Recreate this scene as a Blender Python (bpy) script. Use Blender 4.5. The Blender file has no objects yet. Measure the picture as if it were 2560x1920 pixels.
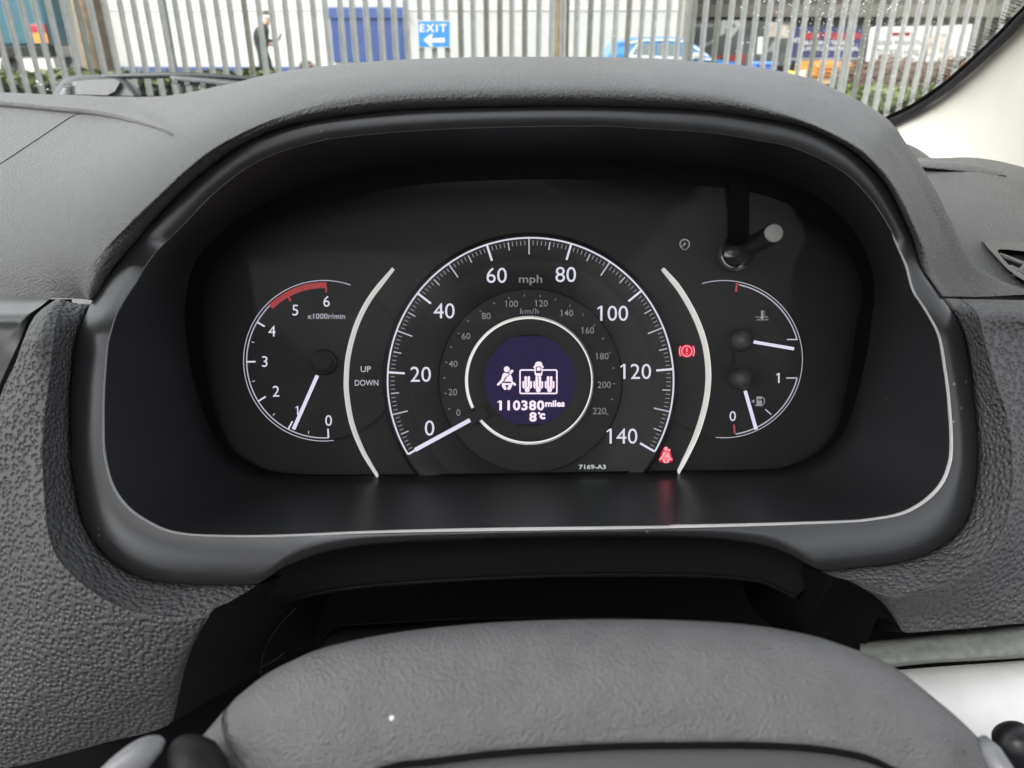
import bpy, bmesh, math, random
from mathutils import Vector, Matrix
from mathutils.bvhtree import BVHTree
R = math.radians
random.seed(7)
S = bpy.context.scene
COL = S.collection

# ------------------------------------------------------------------ camera
FPX = 1900.0                       # focal length in pixels of a 2560 px wide frame
EYE = 1.50
PITCH = R(25.3)
CAM = Vector((0, 0, EYE))
FW = Vector((0, math.cos(PITCH), -math.sin(PITCH)))
UP = Vector((0, math.sin(PITCH), math.cos(PITCH)))
RT = Vector((1, 0, 0))
cd = bpy.data.cameras.new('camera'); cam = bpy.data.objects.new('camera', cd); COL.objects.link(cam)
cam.location = CAM
cam.rotation_euler = (math.pi / 2 - PITCH, 0, 0)
cd.sensor_width = 36.0; cd.lens = FPX / 2560 * 36
cd.clip_start = 0.01; cd.clip_end = 500
cd.dof.use_dof = True; cd.dof.focus_distance = 0.37; cd.dof.aperture_fstop = 18.0
S.camera = cam

# ------------------------------------------------------------------ sky, sun, exposure
w = bpy.data.worlds.new('World'); S.world = w; w.use_nodes = True
nt = w.node_tree; bg = nt.nodes['Background']
sky = nt.nodes.new('ShaderNodeTexSky'); sky.sky_type = 'NISHITA'; sky.sun_disc = False
SUN_EL, SUN_AZ = R(46), R(240)      # azimuth clockwise from +Y: behind and to the left
sky.sun_elevation = SUN_EL; sky.sun_rotation = SUN_AZ
sky.air_density = 1.0; sky.dust_density = 4.0; sky.ozone_density = 1.0
hs = nt.nodes.new('ShaderNodeHueSaturation'); hs.inputs['Saturation'].default_value = 0.12
nt.links.new(sky.outputs[0], hs.inputs['Color']); nt.links.new(hs.outputs[0], bg.inputs['Color'])
bg.inputs['Strength'].default_value = 0.15
sl = bpy.data.lights.new('sun', 'SUN'); sl.energy = 1.2; sl.angle = R(40); sl.color = (1.0, 0.97, 0.93)
so = bpy.data.objects.new('sun', sl); COL.objects.link(so)
sd = Vector((math.sin(SUN_AZ) * math.cos(SUN_EL), math.cos(SUN_AZ) * math.cos(SUN_EL), math.sin(SUN_EL)))
so.rotation_euler = sd.to_track_quat('Z', 'Y').to_euler()
S.view_settings.view_transform = 'Standard'; S.view_settings.look = 'None'
EXPO = 1.85; S.view_settings.exposure = EXPO; EM = 2.0 ** (0.75 - EXPO); S.view_settings.gamma = 1.0; S.view_settings.use_curve_mapping = False
S.render.engine = 'CYCLES'
S.cycles.use_denoising = True
S.cycles.max_bounces = 6; S.cycles.diffuse_bounces = 4; S.cycles.glossy_bounces = 3; S.cycles.transmission_bounces = 3; S.cycles.use_adaptive_sampling = True; S.cycles.adaptive_threshold = 0.025; S.cycles.transparent_max_bounces = 16
S.cycles.sample_clamp_indirect = 6.0

# ------------------------------------------------------------------ helpers
def P(px, py, d):
    """point at depth d (metres along the view axis) seen at photo pixel (px, py)"""
    return CAM + d * (FW + RT * ((px - 1280) / FPX) + UP * ((960 - py) / FPX))
def ray(px, py):
    return (FW + RT * ((px - 1280) / FPX) + UP * ((960 - py) / FPX))
def atY(px, py, Y):
    r = ray(px, py); return CAM + r * (Y / r.y)

def tag(o, label=None, cat=None, group=None, kind=None):
    if label: o['label'] = label
    if cat: o['category'] = cat
    if group: o['group'] = group
    if kind: o['kind'] = kind
    return o
def empty(name, loc, label=None, cat=None, group=None, rz=0.0):
    e = bpy.data.objects.new(name, None); COL.objects.link(e)
    e.location = loc; e.rotation_euler = (0, 0, rz); e.empty_display_size = 0.05
    return tag(e, label, cat, group)
def mworld(o):
    m = Matrix.Translation(o.location) @ o.rotation_euler.to_matrix().to_4x4()
    if o.parent: m = mworld(o.parent) @ o.matrix_parent_inverse @ m
    return m
def link(name, me, mat, parent=None, smooth=False, local=False):
    me.name = name
    o = bpy.data.objects.new(name, me); COL.objects.link(o)
    if mat and not me.materials: me.materials.append(mat)
    if parent:
        o.parent = parent
        if not local: o.matrix_parent_inverse = mworld(parent).inverted()
    if smooth:
        for p in me.polygons: p.use_smooth = True
    return o
def mesh(name, verts, faces, mat, parent=None, smooth=False, local=False):
    me = bpy.data.meshes.new(name)
    me.from_pydata([tuple(v) for v in verts], [], [tuple(f) for f in faces]); me.update()
    return link(name, me, mat, parent, smooth, local)
def from_bm(name, bm, mat, parent=None, smooth=False, local=False):
    bmesh.ops.recalc_face_normals(bm, faces=bm.faces)
    me = bpy.data.meshes.new(name); bm.to_mesh(me); bm.free()
    return link(name, me, mat, parent, smooth, local)

def cr(p0, p1, p2, p3, t):
    return 0.5 * ((2 * p1) + (p2 - p0) * t + (2 * p0 - 5 * p1 + 4 * p2 - p3) * t * t + (3 * p1 - p0 - 3 * p2 + p3) * t ** 3)
def spline(pts, n, closed=False):
    pts = [Vector(p) for p in pts]; out = []; k = len(pts)
    segs = k if closed else k - 1
    for i in range(segs):
        if closed:
            a, b, c, d = pts[i - 1], pts[i], pts[(i + 1) % k], pts[(i + 2) % k]
        else:
            b, c = pts[i], pts[i + 1]
            a = pts[i - 1] if i > 0 else b * 2 - c
            d = pts[i + 2] if i + 2 < k else c * 2 - b
        for j in range(n): out.append(cr(a, b, c, d, j / n))
    if not closed: out.append(pts[-1])
    return out
def grid(name, rows, mat, parent=None, smooth=True, closed=False, flip=False):
    """rows: list of equally long point lists"""
    n = len(rows[0]); vs = [v for r in rows for v in r]; fs = []
    for i in range(len(rows) - 1):
        for j in range(n if closed else n - 1):
            a = i * n + j; b = i * n + (j + 1) % n
            f = (a, b, b + n, a + n); fs.append(f[::-1] if flip else f)
    sm_ = 0.0                                   # wind the faces so that they look towards the driver
    for f in fs[::7]:
        nn = (vs[f[1]] - vs[f[0]]).cross(vs[f[2]] - vs[f[0]]); sm_ += nn.dot(CAM - vs[f[0]])
    if sm_ < 0: fs = [f[::-1] for f in fs]
    return mesh(name, vs, fs, mat, parent, smooth)
def loft(name, stations, mat, parent=None, ns=6, nr=6, smooth=True, flip=False):
    """stations: list of cross-sections (lists of 3D points); smooth both ways"""
    m = len(stations[0])
    cols = [spline([s[j] for s in stations], ns) for j in range(m)]
    L = len(cols[0])
    rows = [spline([cols[j][i] for j in range(m)], nr) for i in range(L)]
    return grid(name, rows, mat, parent, smooth, flip=flip)
def tube(name, pts, rad, mat, parent=None, n=12, ref=None, cap=True, squash=1.0):
    """tube along pts, rad a number or list; ref fixes the section's frame"""
    k = len(pts); pts = [Vector(p) for p in pts]
    rad = rad if isinstance(rad, (list, tuple)) else [rad] * k
    vs, fs = [], []
    for i in range(k):
        t = (pts[min(i + 1, k - 1)] - pts[max(i - 1, 0)]).normalized()
        r0 = ref or (Vector((0, 0, 1)) if abs(t.z) < 0.9 else Vector((0, 1, 0)))
        s = t.cross(r0).normalized(); u = s.cross(t).normalized()
        for j in range(n):
            a = 2 * math.pi * j / n
            vs.append(pts[i] + rad[i] * (s * math.cos(a) + u * math.sin(a) * squash))
    for i in range(k - 1):
        for j in range(n):
            a = i * n + j; b = i * n + (j + 1) % n
            fs.append((a, b, b + n, a + n))
    if cap:
        fs.append(tuple(range(n))[::-1]); fs.append(tuple(range((k - 1) * n, k * n)))
    return mesh(name, vs, fs, mat, parent, True)
def box_bm(bm, c, s, rot=None, bev=0.0):
    r = bmesh.ops.create_cube(bm, size=1.0)
    m = Matrix.Translation(c) @ (rot or Matrix.Identity(4)) @ Matrix.Diagonal((s[0], s[1], s[2], 1))
    bmesh.ops.transform(bm, matrix=m, verts=r['verts'])
    if bev:
        es = list({e for v in r['verts'] for e in v.link_edges})
        bmesh.ops.bevel(bm, geom=es, offset=bev, segments=2, affect='EDGES', profile=0.5)
def box(name, c, s, mat, parent=None, bev=0.0, rot=None, smooth=False, local=False):
    bm = bmesh.new(); box_bm(bm, Vector(c), s, rot, bev)
    return from_bm(name, bm, mat, parent, smooth, local)

# ------------------------------------------------------------------ materials
MATS = {}
def mat(name, col, rough=0.5, metal=0.0, spec=0.5, bump=None, emit=None, estr=0.0, var=0.0, vscale=20.0, coat=0.0, specks=0.0, trans=0.0):
    m = bpy.data.materials.new(name); m.use_nodes = True; t = m.node_tree; b = t.nodes['Principled BSDF']
    b.inputs['Base Color'].default_value = (*col, 1); b.inputs['Roughness'].default_value = rough
    b.inputs['Metallic'].default_value = metal; b.inputs['Specular IOR Level'].default_value = spec
    b.inputs['Coat Weight'].default_value = coat
    tc = t.nodes.new('ShaderNodeTexCoord')
    if emit: b.inputs['Emission Color'].default_value = (*emit, 1); b.inputs['Emission Strength'].default_value = estr * EM
    if var:
        n = t.nodes.new('ShaderNodeTexNoise'); n.inputs['Scale'].default_value = vscale; n.inputs['Detail'].default_value = 5
        r = t.nodes.new('ShaderNodeValToRGB')
        r.color_ramp.elements[0].position = 0.3; r.color_ramp.elements[1].position = 0.7
        r.color_ramp.elements[0].color = (*[c * (1 - var) for c in col], 1); r.color_ramp.elements[1].color = (*[min(1, c * (1 + var)) for c in col], 1)
        t.links.new(tc.outputs['Object'], n.inputs['Vector']); t.links.new(n.outputs['Fac'], r.inputs['Fac'])
        t.links.new(r.outputs['Color'], b.inputs['Base Color'])
        mr = t.nodes.new('ShaderNodeMapRange'); mr.inputs['To Min'].default_value = rough * 0.85; mr.inputs['To Max'].default_value = min(1, rough * 1.15)
        t.links.new(n.outputs['Fac'], mr.inputs['Value']); t.links.new(mr.outputs[0], b.inputs['Roughness'])
    if specks:                                  # dust: small pale grains lying on the surface
        v = t.nodes.new('ShaderNodeTexVoronoi'); v.inputs['Scale'].default_value = 260
        lt = t.nodes.new('ShaderNodeMath'); lt.operation = 'LESS_THAN'; lt.inputs[1].default_value = 0.16
        n2 = t.nodes.new('ShaderNodeTexNoise'); n2.inputs['Scale'].default_value = 45
        gt = t.nodes.new('ShaderNodeMath'); gt.operation = 'GREATER_THAN'; gt.inputs[1].default_value = 1 - specks
        mu = t.nodes.new('ShaderNodeMath'); mu.operation = 'MULTIPLY'
        mu2 = t.nodes.new('ShaderNodeMath'); mu2.operation = 'MULTIPLY'; mu2.inputs[1].default_value = 0.5
        mx = t.nodes.new('ShaderNodeMix'); mx.data_type = 'RGBA'
        t.links.new(tc.outputs['Object'], v.inputs['Vector']); t.links.new(v.outputs['Distance'], lt.inputs[0])
        t.links.new(tc.outputs['Object'], n2.inputs['Vector']); t.links.new(n2.outputs['Fac'], gt.inputs[0])
        t.links.new(lt.outputs[0], mu.inputs[0]); t.links.new(gt.outputs[0], mu.inputs[1]); t.links.new(mu.outputs[0], mu2.inputs[0])
        t.links.new(mu2.outputs[0], mx.inputs['Factor'])
        src = b.inputs['Base Color'].links[0].from_socket if b.inputs['Base Color'].links else None
        if src: t.links.new(src, mx.inputs['A'])
        else: mx.inputs['A'].default_value = (*col, 1)
        mx.inputs['B'].default_value = (0.45, 0.45, 0.43, 1)
        t.links.new(mx.outputs['Result'], b.inputs['Base Color'])
    if bump:
        kind, sc, st, dist = bump
        bp = t.nodes.new('ShaderNodeBump'); bp.inputs['Strength'].default_value = st; bp.inputs['Distance'].default_value = dist
        if kind == 'leather':                   # pits in a net of ridges
            wn = t.nodes.new('ShaderNodeTexNoise'); wn.inputs['Scale'].default_value = sc * 0.8
            mxv = t.nodes.new('ShaderNodeMix'); mxv.data_type = 'RGBA'; mxv.blend_type = 'LINEAR_LIGHT'; mxv.inputs['Factor'].default_value = 0.22 / sc
            t.links.new(tc.outputs['Object'], wn.inputs['Vector']); t.links.new(tc.outputs['Object'], mxv.inputs['A']); t.links.new(wn.outputs['Color'], mxv.inputs['B'])
            rot = (-(math.pi / 2 - PITCH), 0, 0)
            mpv = t.nodes.new('ShaderNodeMapping'); mpv.inputs['Rotation'].default_value = rot
            t.links.new(mxv.outputs['Result'], mpv.inputs['Vector'])
            geo = t.nodes.new('ShaderNodeNewGeometry'); mpn = t.nodes.new('ShaderNodeMapping'); mpn.inputs['Rotation'].default_value = rot
            t.links.new(geo.outputs['Normal'], mpn.inputs['Vector'])
            sp_ = t.nodes.new('ShaderNodeSeparateXYZ'); t.links.new(mpv.outputs[0], sp_.inputs[0])
            sn_ = t.nodes.new('ShaderNodeSeparateXYZ'); t.links.new(mpn.outputs[0], sn_.inputs[0])
            hs_ = []
            for a_, b_ in (('X', 'Y'), ('Z', 'Y'), ('X', 'Z')):        # faced square on, from the side, from above
                cb_ = t.nodes.new('ShaderNodeCombineXYZ'); t.links.new(sp_.outputs[a_], cb_.inputs[0]); t.links.new(sp_.outputs[b_], cb_.inputs[1])
                v = t.nodes.new('ShaderNodeTexVoronoi'); v.inputs['Scale'].default_value = sc; v.feature = 'F1'; v.voronoi_dimensions = '2D'
                t.links.new(cb_.outputs[0], v.inputs['Vector'])
                rp = t.nodes.new('ShaderNodeMapRange'); rp.interpolation_type = 'SMOOTHSTEP'; rp.inputs['From Min'].default_value = .04; rp.inputs['From Max'].default_value = .58
                t.links.new(v.outputs['Distance'], rp.inputs['Value']); hs_.append(rp.outputs[0])
            ab = {}
            for ax in 'XYZ':
                m_ = t.nodes.new('ShaderNodeMath'); m_.operation = 'ABSOLUTE'; t.links.new(sn_.outputs[ax], m_.inputs[0]); ab[ax] = m_.outputs[0]
            cur = hs_[0]
            for ax, hh in (('X', hs_[1]), ('Y', hs_[2])):
                fr = t.nodes.new('ShaderNodeMapRange'); fr.inputs['From Min'].default_value = .62; fr.inputs['From Max'].default_value = .74
                t.links.new(ab[ax], fr.inputs['Value'])
                mm = t.nodes.new('ShaderNodeMix'); mm.data_type = 'FLOAT'; t.links.new(fr.outputs[0], mm.inputs[0]); t.links.new(cur, mm.inputs[2]); t.links.new(hh, mm.inputs[3]); cur = mm.outputs[0]
            t.links.new(cur, bp.inputs['Height'])
        else:
            n = t.nodes.new('ShaderNodeTexNoise'); n.inputs['Scale'].default_value = sc; n.inputs['Detail'].default_value = 3; n.inputs['Roughness'].default_value = 0.55
            mp = t.nodes.new('ShaderNodeMapping')
            if kind == 'brush': mp.inputs['Scale'].default_value = (1, 0.05, 0.05)
            if kind == 'bark': mp.inputs['Scale'].default_value = (1, 1, 0.15)
            t.links.new(tc.outputs['Object'], mp.inputs['Vector']); t.links.new(mp.outputs[0], n.inputs['Vector'])
            t.links.new(n.outputs['Fac'], bp.inputs['Height'])
        t.links.new(bp.outputs[0], b.inputs['Normal'])
    MATS[name] = m; return m
def glassy(name, tint, refl=0.06, rough=0.0):
    """thin pane: straight-through transparency plus a fresnel reflection"""
    m = bpy.data.materials.new(name); m.use_nodes = True; t = m.node_tree; t.nodes.clear()
    o = t.nodes.new('ShaderNodeOutputMaterial'); mx = t.nodes.new('ShaderNodeMixShader')
    tr = t.nodes.new('ShaderNodeBsdfTransparent'); tr.inputs[0].default_value = (*tint, 1)
    gl = t.nodes.new('ShaderNodeBsdfGlossy'); gl.inputs['Roughness'].default_value = rough
    lw = t.nodes.new('ShaderNodeFresnel'); lw.inputs['IOR'].default_value = 1.0 + refl * 8
    t.links.new(lw.outputs[0], mx.inputs[0]); t.links.new(tr.outputs[0], mx.inputs[1]); t.links.new(gl.outputs[0], mx.inputs[2]); t.links.new(mx.outputs[0], o.inputs[0])
    MATS[name] = m; return m
def glow(name, col, s):
    m = mat(name, (0.006, 0.006, 0.006), 0.6, spec=0.2, emit=col, estr=s); return m

M_PAD = mat('soft_dash_plastic', (0.080, 0.080, 0.081), 0.44, bump=('noise', 720, 1.0, 0.0034), var=0.06, vscale=60, spec=0.6)
M_LEATH = mat('leather_grain_plastic', (0.068, 0.069, 0.072), 0.58, bump=('leather', 430, 1.0, 0.0008), var=0.08, vscale=90, spec=0.6)
M_BEZEL = mat('satin_black_trim', (0.072, 0.074, 0.077), 0.33, metal=0.75, bump=('noise', 1800, 0.12, 0.0002), specks=0.34, spec=0.6)
M_EDGE = mat('bezel_edge_highlight', (0.85, 0.85, 0.85), 0.30, metal=0.2, bump=('noise', 900, 0.05, 0.0002))  # near-white base colour paints the sky's highlight along the chamfer
M_TUNNEL = mat('matt_black_tunnel', (0.023, 0.0235, 0.026), 0.33, bump=('noise', 1500, 0.10, 0.0002), specks=0.26)
M_FACE = mat('dial_face_black', (0.017, 0.0175, 0.0173), 0.55, spec=0.3, bump=('noise', 40, 0.02, 0.0005))
M_FACE2 = mat('dial_face_ring', (0.021, 0.0215, 0.021), 0.5, spec=0.3, bump=('noise', 40, 0.02, 0.0005))
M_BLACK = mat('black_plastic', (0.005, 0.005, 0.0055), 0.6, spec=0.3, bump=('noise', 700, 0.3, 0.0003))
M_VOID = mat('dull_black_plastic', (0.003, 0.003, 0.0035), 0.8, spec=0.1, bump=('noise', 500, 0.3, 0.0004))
M_WHEEL = mat('wheel_leather', (0.105, 0.105, 0.108), 0.45, bump=('noise', 1000, 1.0, 0.0008), var=0.10, vscale=130, spec=0.5)
M_WHEEL2 = mat('wheel_inner_plastic', (0.045, 0.045, 0.045), 0.6, bump=('noise', 900, 0.3, 0.0004))
M_CREAM = mat('cream_pillar_fabric', (0.42, 0.405, 0.36), 0.85, bump=('noise', 500, 0.25, 0.0005), var=0.03, vscale=30)
M_SEAL = mat('black_rubber', (0.012, 0.011, 0.014), 0.6, bump=('noise', 600, 0.2, 0.0003))
M_FRIT = mat('black_ceramic_frit', (0.01, 0.01, 0.011), 0.4, bump=('noise', 600, 0.1, 0.0002))
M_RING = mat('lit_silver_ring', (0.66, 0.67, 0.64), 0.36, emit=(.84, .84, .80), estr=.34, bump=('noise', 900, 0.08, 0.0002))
M_SILVER = mat('satin_silver', (0.15, 0.155, 0.165), 0.40, metal=0.0, bump=('noise', 900, 0.08, 0.0002))
M_ALU = mat('brushed_aluminium', (0.70, 0.70, 0.685), 0.42, metal=0.35, bump=('brush', 900, 0.35, 0.0006), var=0.05, vscale=60)
M_STRIP = mat('grey_green_trim', (0.16, 0.17, 0.15), 0.5, bump=('noise', 700, 0.5, 0.0006), var=0.2, vscale=300)
M_RED = mat('dim_red_print', (0.42, 0.045, 0.05), 0.6, emit=(0.60, 0.08, 0.09), estr=0.20, var=0.05)
M_WHITE = glow('lit_white_print', (0.86, 0.86, 1.0), 0.50)
M_WHITE2 = glow('lit_white_thin', (0.82, 0.82, 0.95), 0.34)
M_DIM = glow('dim_grey_print', (0.75, 0.76, 0.78), 0.17)
M_MINOR = glow('minor_tick_print', (0.80, 0.80, 0.85), 0.21)
M_GREEN = glow('pale_green_print', (0.75, 0.85, 0.78), 0.38)
M_NEEDLE = glow('lit_needle', (0.83, 0.80, 1.0), 0.55)
M_OLED = glow('display_violet', (0.12, 0.07, 0.40), 0.080)
M_OLEDW = glow('display_white', (1.0, 0.84, 1.0), 0.62)
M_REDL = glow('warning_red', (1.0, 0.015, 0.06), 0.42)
M_REDI = glow('warning_red_icon', (1.0, 0.36, 0.42), 0.62)
M_TICKS_D = mat('dark_print', (0.10, 0.10, 0.10), 0.6, var=0.05)
M_KNOB = mat('knob_black', (0.008, 0.007, 0.009), 0.4, bump=('noise', 900, 0.05, 0.0002))
M_KNOBT = mat('knob_grey_tip', (0.22, 0.225, 0.21), 0.6, bump=('noise', 1200, 0.3, 0.0003))
M_LENS = glassy('clear_lens', (0.97, 0.97, 0.97), 0.020, 0.06)
M_GLASS = glassy('windscreen_glass', (0.94, 0.965, 0.95), 0.05)
M_COLLAR = glassy('clear_collar', (0.72, 0.74, 0.72), 0.10, 0.15)
M_HEAD = mat('headliner_fabric', (0.55, 0.53, 0.48), 0.9, bump=('noise', 300, 0.3, 0.001))
M_SEAT = mat('dark_seat_cloth', (0.07, 0.07, 0.072), 0.9, bump=('noise', 300, 0.3, 0.001))

# ------------------------------------------------------------------ profile curves read off the photograph (pixels), depths in metres
def dz(py):
    """depth of the bezel's front edge: the top leans away, the lower part steps towards the driver"""
    if py < 600: return 0.320 + (py - 266) / 334 * 0.016
    if py < 850:
        t = (py - 600) / 250; t = t * t * (3 - 2 * t); return 0.336 - 0.022 * t
    return 0.314 - (py - 850) / 610 * 0.010
OUTER = [(1210,268),(1373,265),(1500,266),(1600,269),(1774,278),(1904,297),(1978,309),(2057,334),(2115,367),(2166,407),(2206,450),(2237,501),(2260,548),(2280,595),(2292,634),(2307,677),(2325,705),(2354,743),(2387,790),(2408,834),(2419,881),(2430,953),(2437,1025),(2443,1098),(2443,1170),(2434,1235),(2420,1288),(2396,1327),(2353,1365),(2291,1394),(2219,1410),(2123,1421),(2065,1428),(2045,1424),(2020,1410),(1979,1389),(1931,1370),(1883,1360),(1787,1348),(1644,1343),(1500,1343),(1414,1344),(1251,1348),(1088,1354),(966,1360),(885,1368),(803,1384),(742,1405),(690,1428),(655,1454),(640,1461),(570,1462),(488,1461),(427,1457),(366,1446),(317,1426),(277,1398),(244,1365),(222,1333),(208,1300),(192,1235),(181,1170),(177,1098),(176,1025),(177,971),(183,902),(192,845),(206,805),(231,751),(262,705),(285,672),(325,623),(380,558),(452,482),(520,422),(593,370),(641,344),(722,315),(803,298),(925,283),(1048,273)]
INNER = [(1129,325),(1292,320),(1500,318),(1600,323),(1774,334),(1904,355),(1978,370),(2057,403),(2115,438),(2155,477),(2190,520),(2221,571),(2245,622),(2264,665),(2275,706),(2285,733),(2304,761),(2322,790),(2340,823),(2351,855),(2360,910),(2369,971),(2374,1025),(2378,1080),(2378,1134),(2372,1167),(2358,1203),(2333,1235),(2296,1264),(2249,1286),(2177,1299),(2123,1304),(1931,1311),(1740,1316),(1500,1320),(1200,1324),(925,1330),(732,1338),(610,1340),(488,1337),(427,1328),(386,1312),(333,1279),(300,1243),(280,1206),(268,1163),(261,1116),(260,1062),(261,989),(266,917),(271,863),(280,827),(293,787),(318,743),(347,700),(356,682),(385,640),(434,590),(470,554),(524,497),(579,450),(633,413),(705,381),(800,355),(844,347),(966,335)]
FACE = [(1319,449),(1504,451),(1736,463),(1898,486),(2037,544),(2118,630),(2155,720),(2141,808),(2123,935),(2101,1044),(2076,1098),(2032,1138),(1960,1167),(1880,1174),(1620,1177),(1331,1181),(949,1186),(717,1183),(625,1157),(567,1111),(532,1018),(509,880),(509,752),(545,650),(648,567),(810,509),(1042,463)]
def roll(py):
    """below the shoulders the bezel's outer edge rolls back towards the dash"""
    t = max(0, min(1, (py - 700) / 160)); return 0.0025 * t * t * (3 - 2 * t)
CX, CY, NA = 1310.0, 830.0, 480
def polar(loop):
    dense = spline([(x, y, 0) for x, y in loop], 14, True)
    tb = sorted(((math.atan2(CY - v.y, v.x - CX) % (2 * math.pi)), math.hypot(v.x - CX, v.y - CY)) for v in dense)
    ang = [a for a, _ in tb]; out = []
    import bisect
    for k in range(NA):
        a = 2 * math.pi * k / NA; i = bisect.bisect_left(ang, a)
        a0, r0 = tb[i - 1]; a1, r1 = tb[i % len(tb)]
        if i == 0: a0 -= 2 * math.pi
        if i == len(tb): a1 += 2 * math.pi
        t = 0 if a1 - a0 < 1e-9 else (a - a0) / (a1 - a0)
        r = r0 + (r1 - r0) * max(0, min(1, t)); out.append((CX + r * math.cos(a), CY - r * math.sin(a)))
    return out
LO, LI, LF = polar(OUTER), polar(INNER), polar(FACE)
DF = 0.420                                   # depth of the dial face, which stands square to the line of sight

# ================================================================== DASHBOARD
dash = empty('dashboard', P(1280, 1500, 0.36), 'dark grey grained plastic dashboard around the instrument cluster', 'dashboard')

# hood pad: stations from the left foot, over the arch, to the right foot (A edge at bezel, C crest, D mid, E far)
ST = [
 ((231,751),(195,747,.347),(80,745,.37),(-260,744,.42)),
 ((250,727),(180,705,.347),(60,668,.385),(-260,630,.46)),
 ((282,674),(190,655,.343),(55,580,.415),(-260,510,.53)),
 ((325,623),(232,600,.338),(80,480,.46),(-260,390,.61)),
 ((380,558),(287,540,.333),(125,395,.52),(-260,300,.69)),
 ((452,482),(354,476,.330),(205,335,.565),(-150,238,.76)),
 ((520,422),(432,411,.327),(315,305,.57),(60,238,.765)),
 ((593,370),(520,354,.326),(430,290,.54),(240,244,.76)),
 ((687,325),(640,297,.327),(560,262,.46),(400,247,.72)),
 ((800,299),(780,246,.331),(710,216,.42),(530,228,.64)),
 ((925,283),(912,221,.333),(860,192,.41),(690,191,.57)),
 ((1048,273),(1048,211,.334),(1020,180,.405),(930,165,.51)),
 ((1210,268),(1210,205,.335),(1205,174,.40),(1190,154,.50)),
 ((1373,265),(1373,203,.335),(1373,174,.40),(1373,153,.50)),
 ((1500,266),(1500,203,.335),(1502,174,.40),(1510,154,.50)),
 ((1600,269),(1620,207,.335),(1640,178,.40),(1660,160,.50)),
 ((1774,278),(1790,222,.335),(1812,190,.40),(1850,176,.48)),
 ((1904,297),(1920,250,.335),(1948,213,.39),(1995,202,.46)),
 ((2010,318),(2040,296,.335),(2070,250,.385),(2108,251,.44)),
 ((2115,367),(2158,358,.335),(2185,315,.38),(2208,311,.43)),
 ((2166,407),(2213,408,.336),(2238,372,.375),(2252,372,.42)),
 ((2206,450),(2254,462,.337),(2283,436,.372),(2297,440,.41)),
 ((2237,501),(2285,520,.338),(2318,505,.37),(2334,505,.40)),
 ((2260,548),(2310,580,.340),(2346,565,.37),(2366,572,.395)),
 ((2280,595),(2332,632,.342),(2372,620,.37),(2392,630,.39)),
 ((2292,634),(2345,672,.344),(2392,668,.37),(2425,676,.385)),
 ((2307,677),(2360,705,.345),(2415,708,.366),(2500,712,.38)),
 ((2350,740),(2385,741,.346),(2440,742,.356),(2620,748,.37)),
]
pad_st = []
for k_, (a, c, d_, e) in enumerate(ST):
    fo_ = min(1.0, .12 + k_ * .27, max(0.0, (len(ST) - 1.5 - k_) / 4.0))   # the lip overhangs except at its feet
    da = dz(a[1]) + roll(a[1]) + 0.003
    A = P(a[0], a[1], da); c = (c[0], c[1], c[2] * (1 - fo_) + (da + .005) * fo_); Cc = P(*c); D = P(*d_); E = P(*e)
    A0 = P(a[0] + (CX - a[0]) * 0.004, a[1] + (CY - a[1]) * 0.004, da + 0.02)
    bx, by = a[0] * .55 + c[0] * .45, a[1] * .55 + c[1] * .45
    B = P(bx, by, (da - .012) * fo_ + (min(da, c[2]) - .002) * (1 - fo_))
    F = E + Vector((0, 0.07, -0.05))
    pad_st.append([A0, A, B, Cc, D, E, F])
pad = loft('hood_pad', pad_st, M_PAD, dash, 8, 7)
bvh = BVHTree.FromPolygons([v.co.copy() for v in pad.data.vertices], [tuple(p.vertices) for p in pad.data.polygons])
def on_pad(px, py, b=bvh):
    h = b.ray_cast(CAM, ray(px, py).normalized())
    return h[0]
# raised rear deck with its shadowed step
crease = [(-220,243),(-100,247),(0,253),(122,264),(244,276),(325,294),(386,314),(432,338)]
fary = [224, 228, 231, 236, 241, 262, 299, 335]
def dpad(x, y):
    h = on_pad(x, y); return (h - CAM).dot(FW) if h else 0.70
deck = []
for i, ((x, y), yf) in enumerate(zip(crease, fary)):
    g = (1, 1, 1, 1, 1, .8, .5, .1)[i]; db = dpad(x, y + 13 * g); df = min(dpad(x, yf + 9), .78)
    deck.append([P(x, y + 15 * g, db + .012), P(x, y + 13 * g, db - .001), P(x, y + 2, db - .004 * g), P(x, y - 2, db - .001), P(x, y * .6 + yf * .4 - 1, db * .6 + df * .4 - .004), P(x, yf, df - .002)])
loft('rear_deck', deck, M_PAD, dash, 8, 3)
# seam of the passenger airbag lid, pressed into the pad
sm = [(-40,438),(0,411),(60,371),(120,331),(160,304),(183,290),(205,284),(230,282)]
smp = [on_pad(x, y) for x, y in sm]
smp = [p for p in smp if p]
if len(smp) > 3: tube('lid_seam', spline(smp, 5), 0.00045, M_VOID, dash, 6)

# right end of the dash, with the side vent
rd = []
for q in range(6):
    k = q / 5; row = []
    for xs_, y, d in ((2225,395,.60),(2245,428,.545),(2285,470,.51),(2338,560,.455),(2366,660,.405),(2385,725,.374),(2392,748,.366),(2392,752,.39)):
        x = xs_ + (2780 - xs_) * k; sag = max(0, (x - 2500) / 150)
        row.append(P(x, y + (60 * sag if y < 480 else 0), d))
    rd.append(row)
rdo = loft('dash_end', rd, M_PAD, dash, 4, 5)
bvh_r = BVHTree.FromPolygons([v.co.copy() for v in rdo.data.vertices], [tuple(p.vertices) for p in rdo.data.polygons])
lid = [[P(x, yt, .575), P(x, yt + 3, .553), P(x, yt + 9, .545), P(x, yb - 3, .541), P(x, yb, .547)] for x, yt, yb in ((2180,388,409),(2272,397,418),(2340,401,424),(2409,406,431),(2470,415,437),(2500,425,440),(2516,438,442))]
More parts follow.
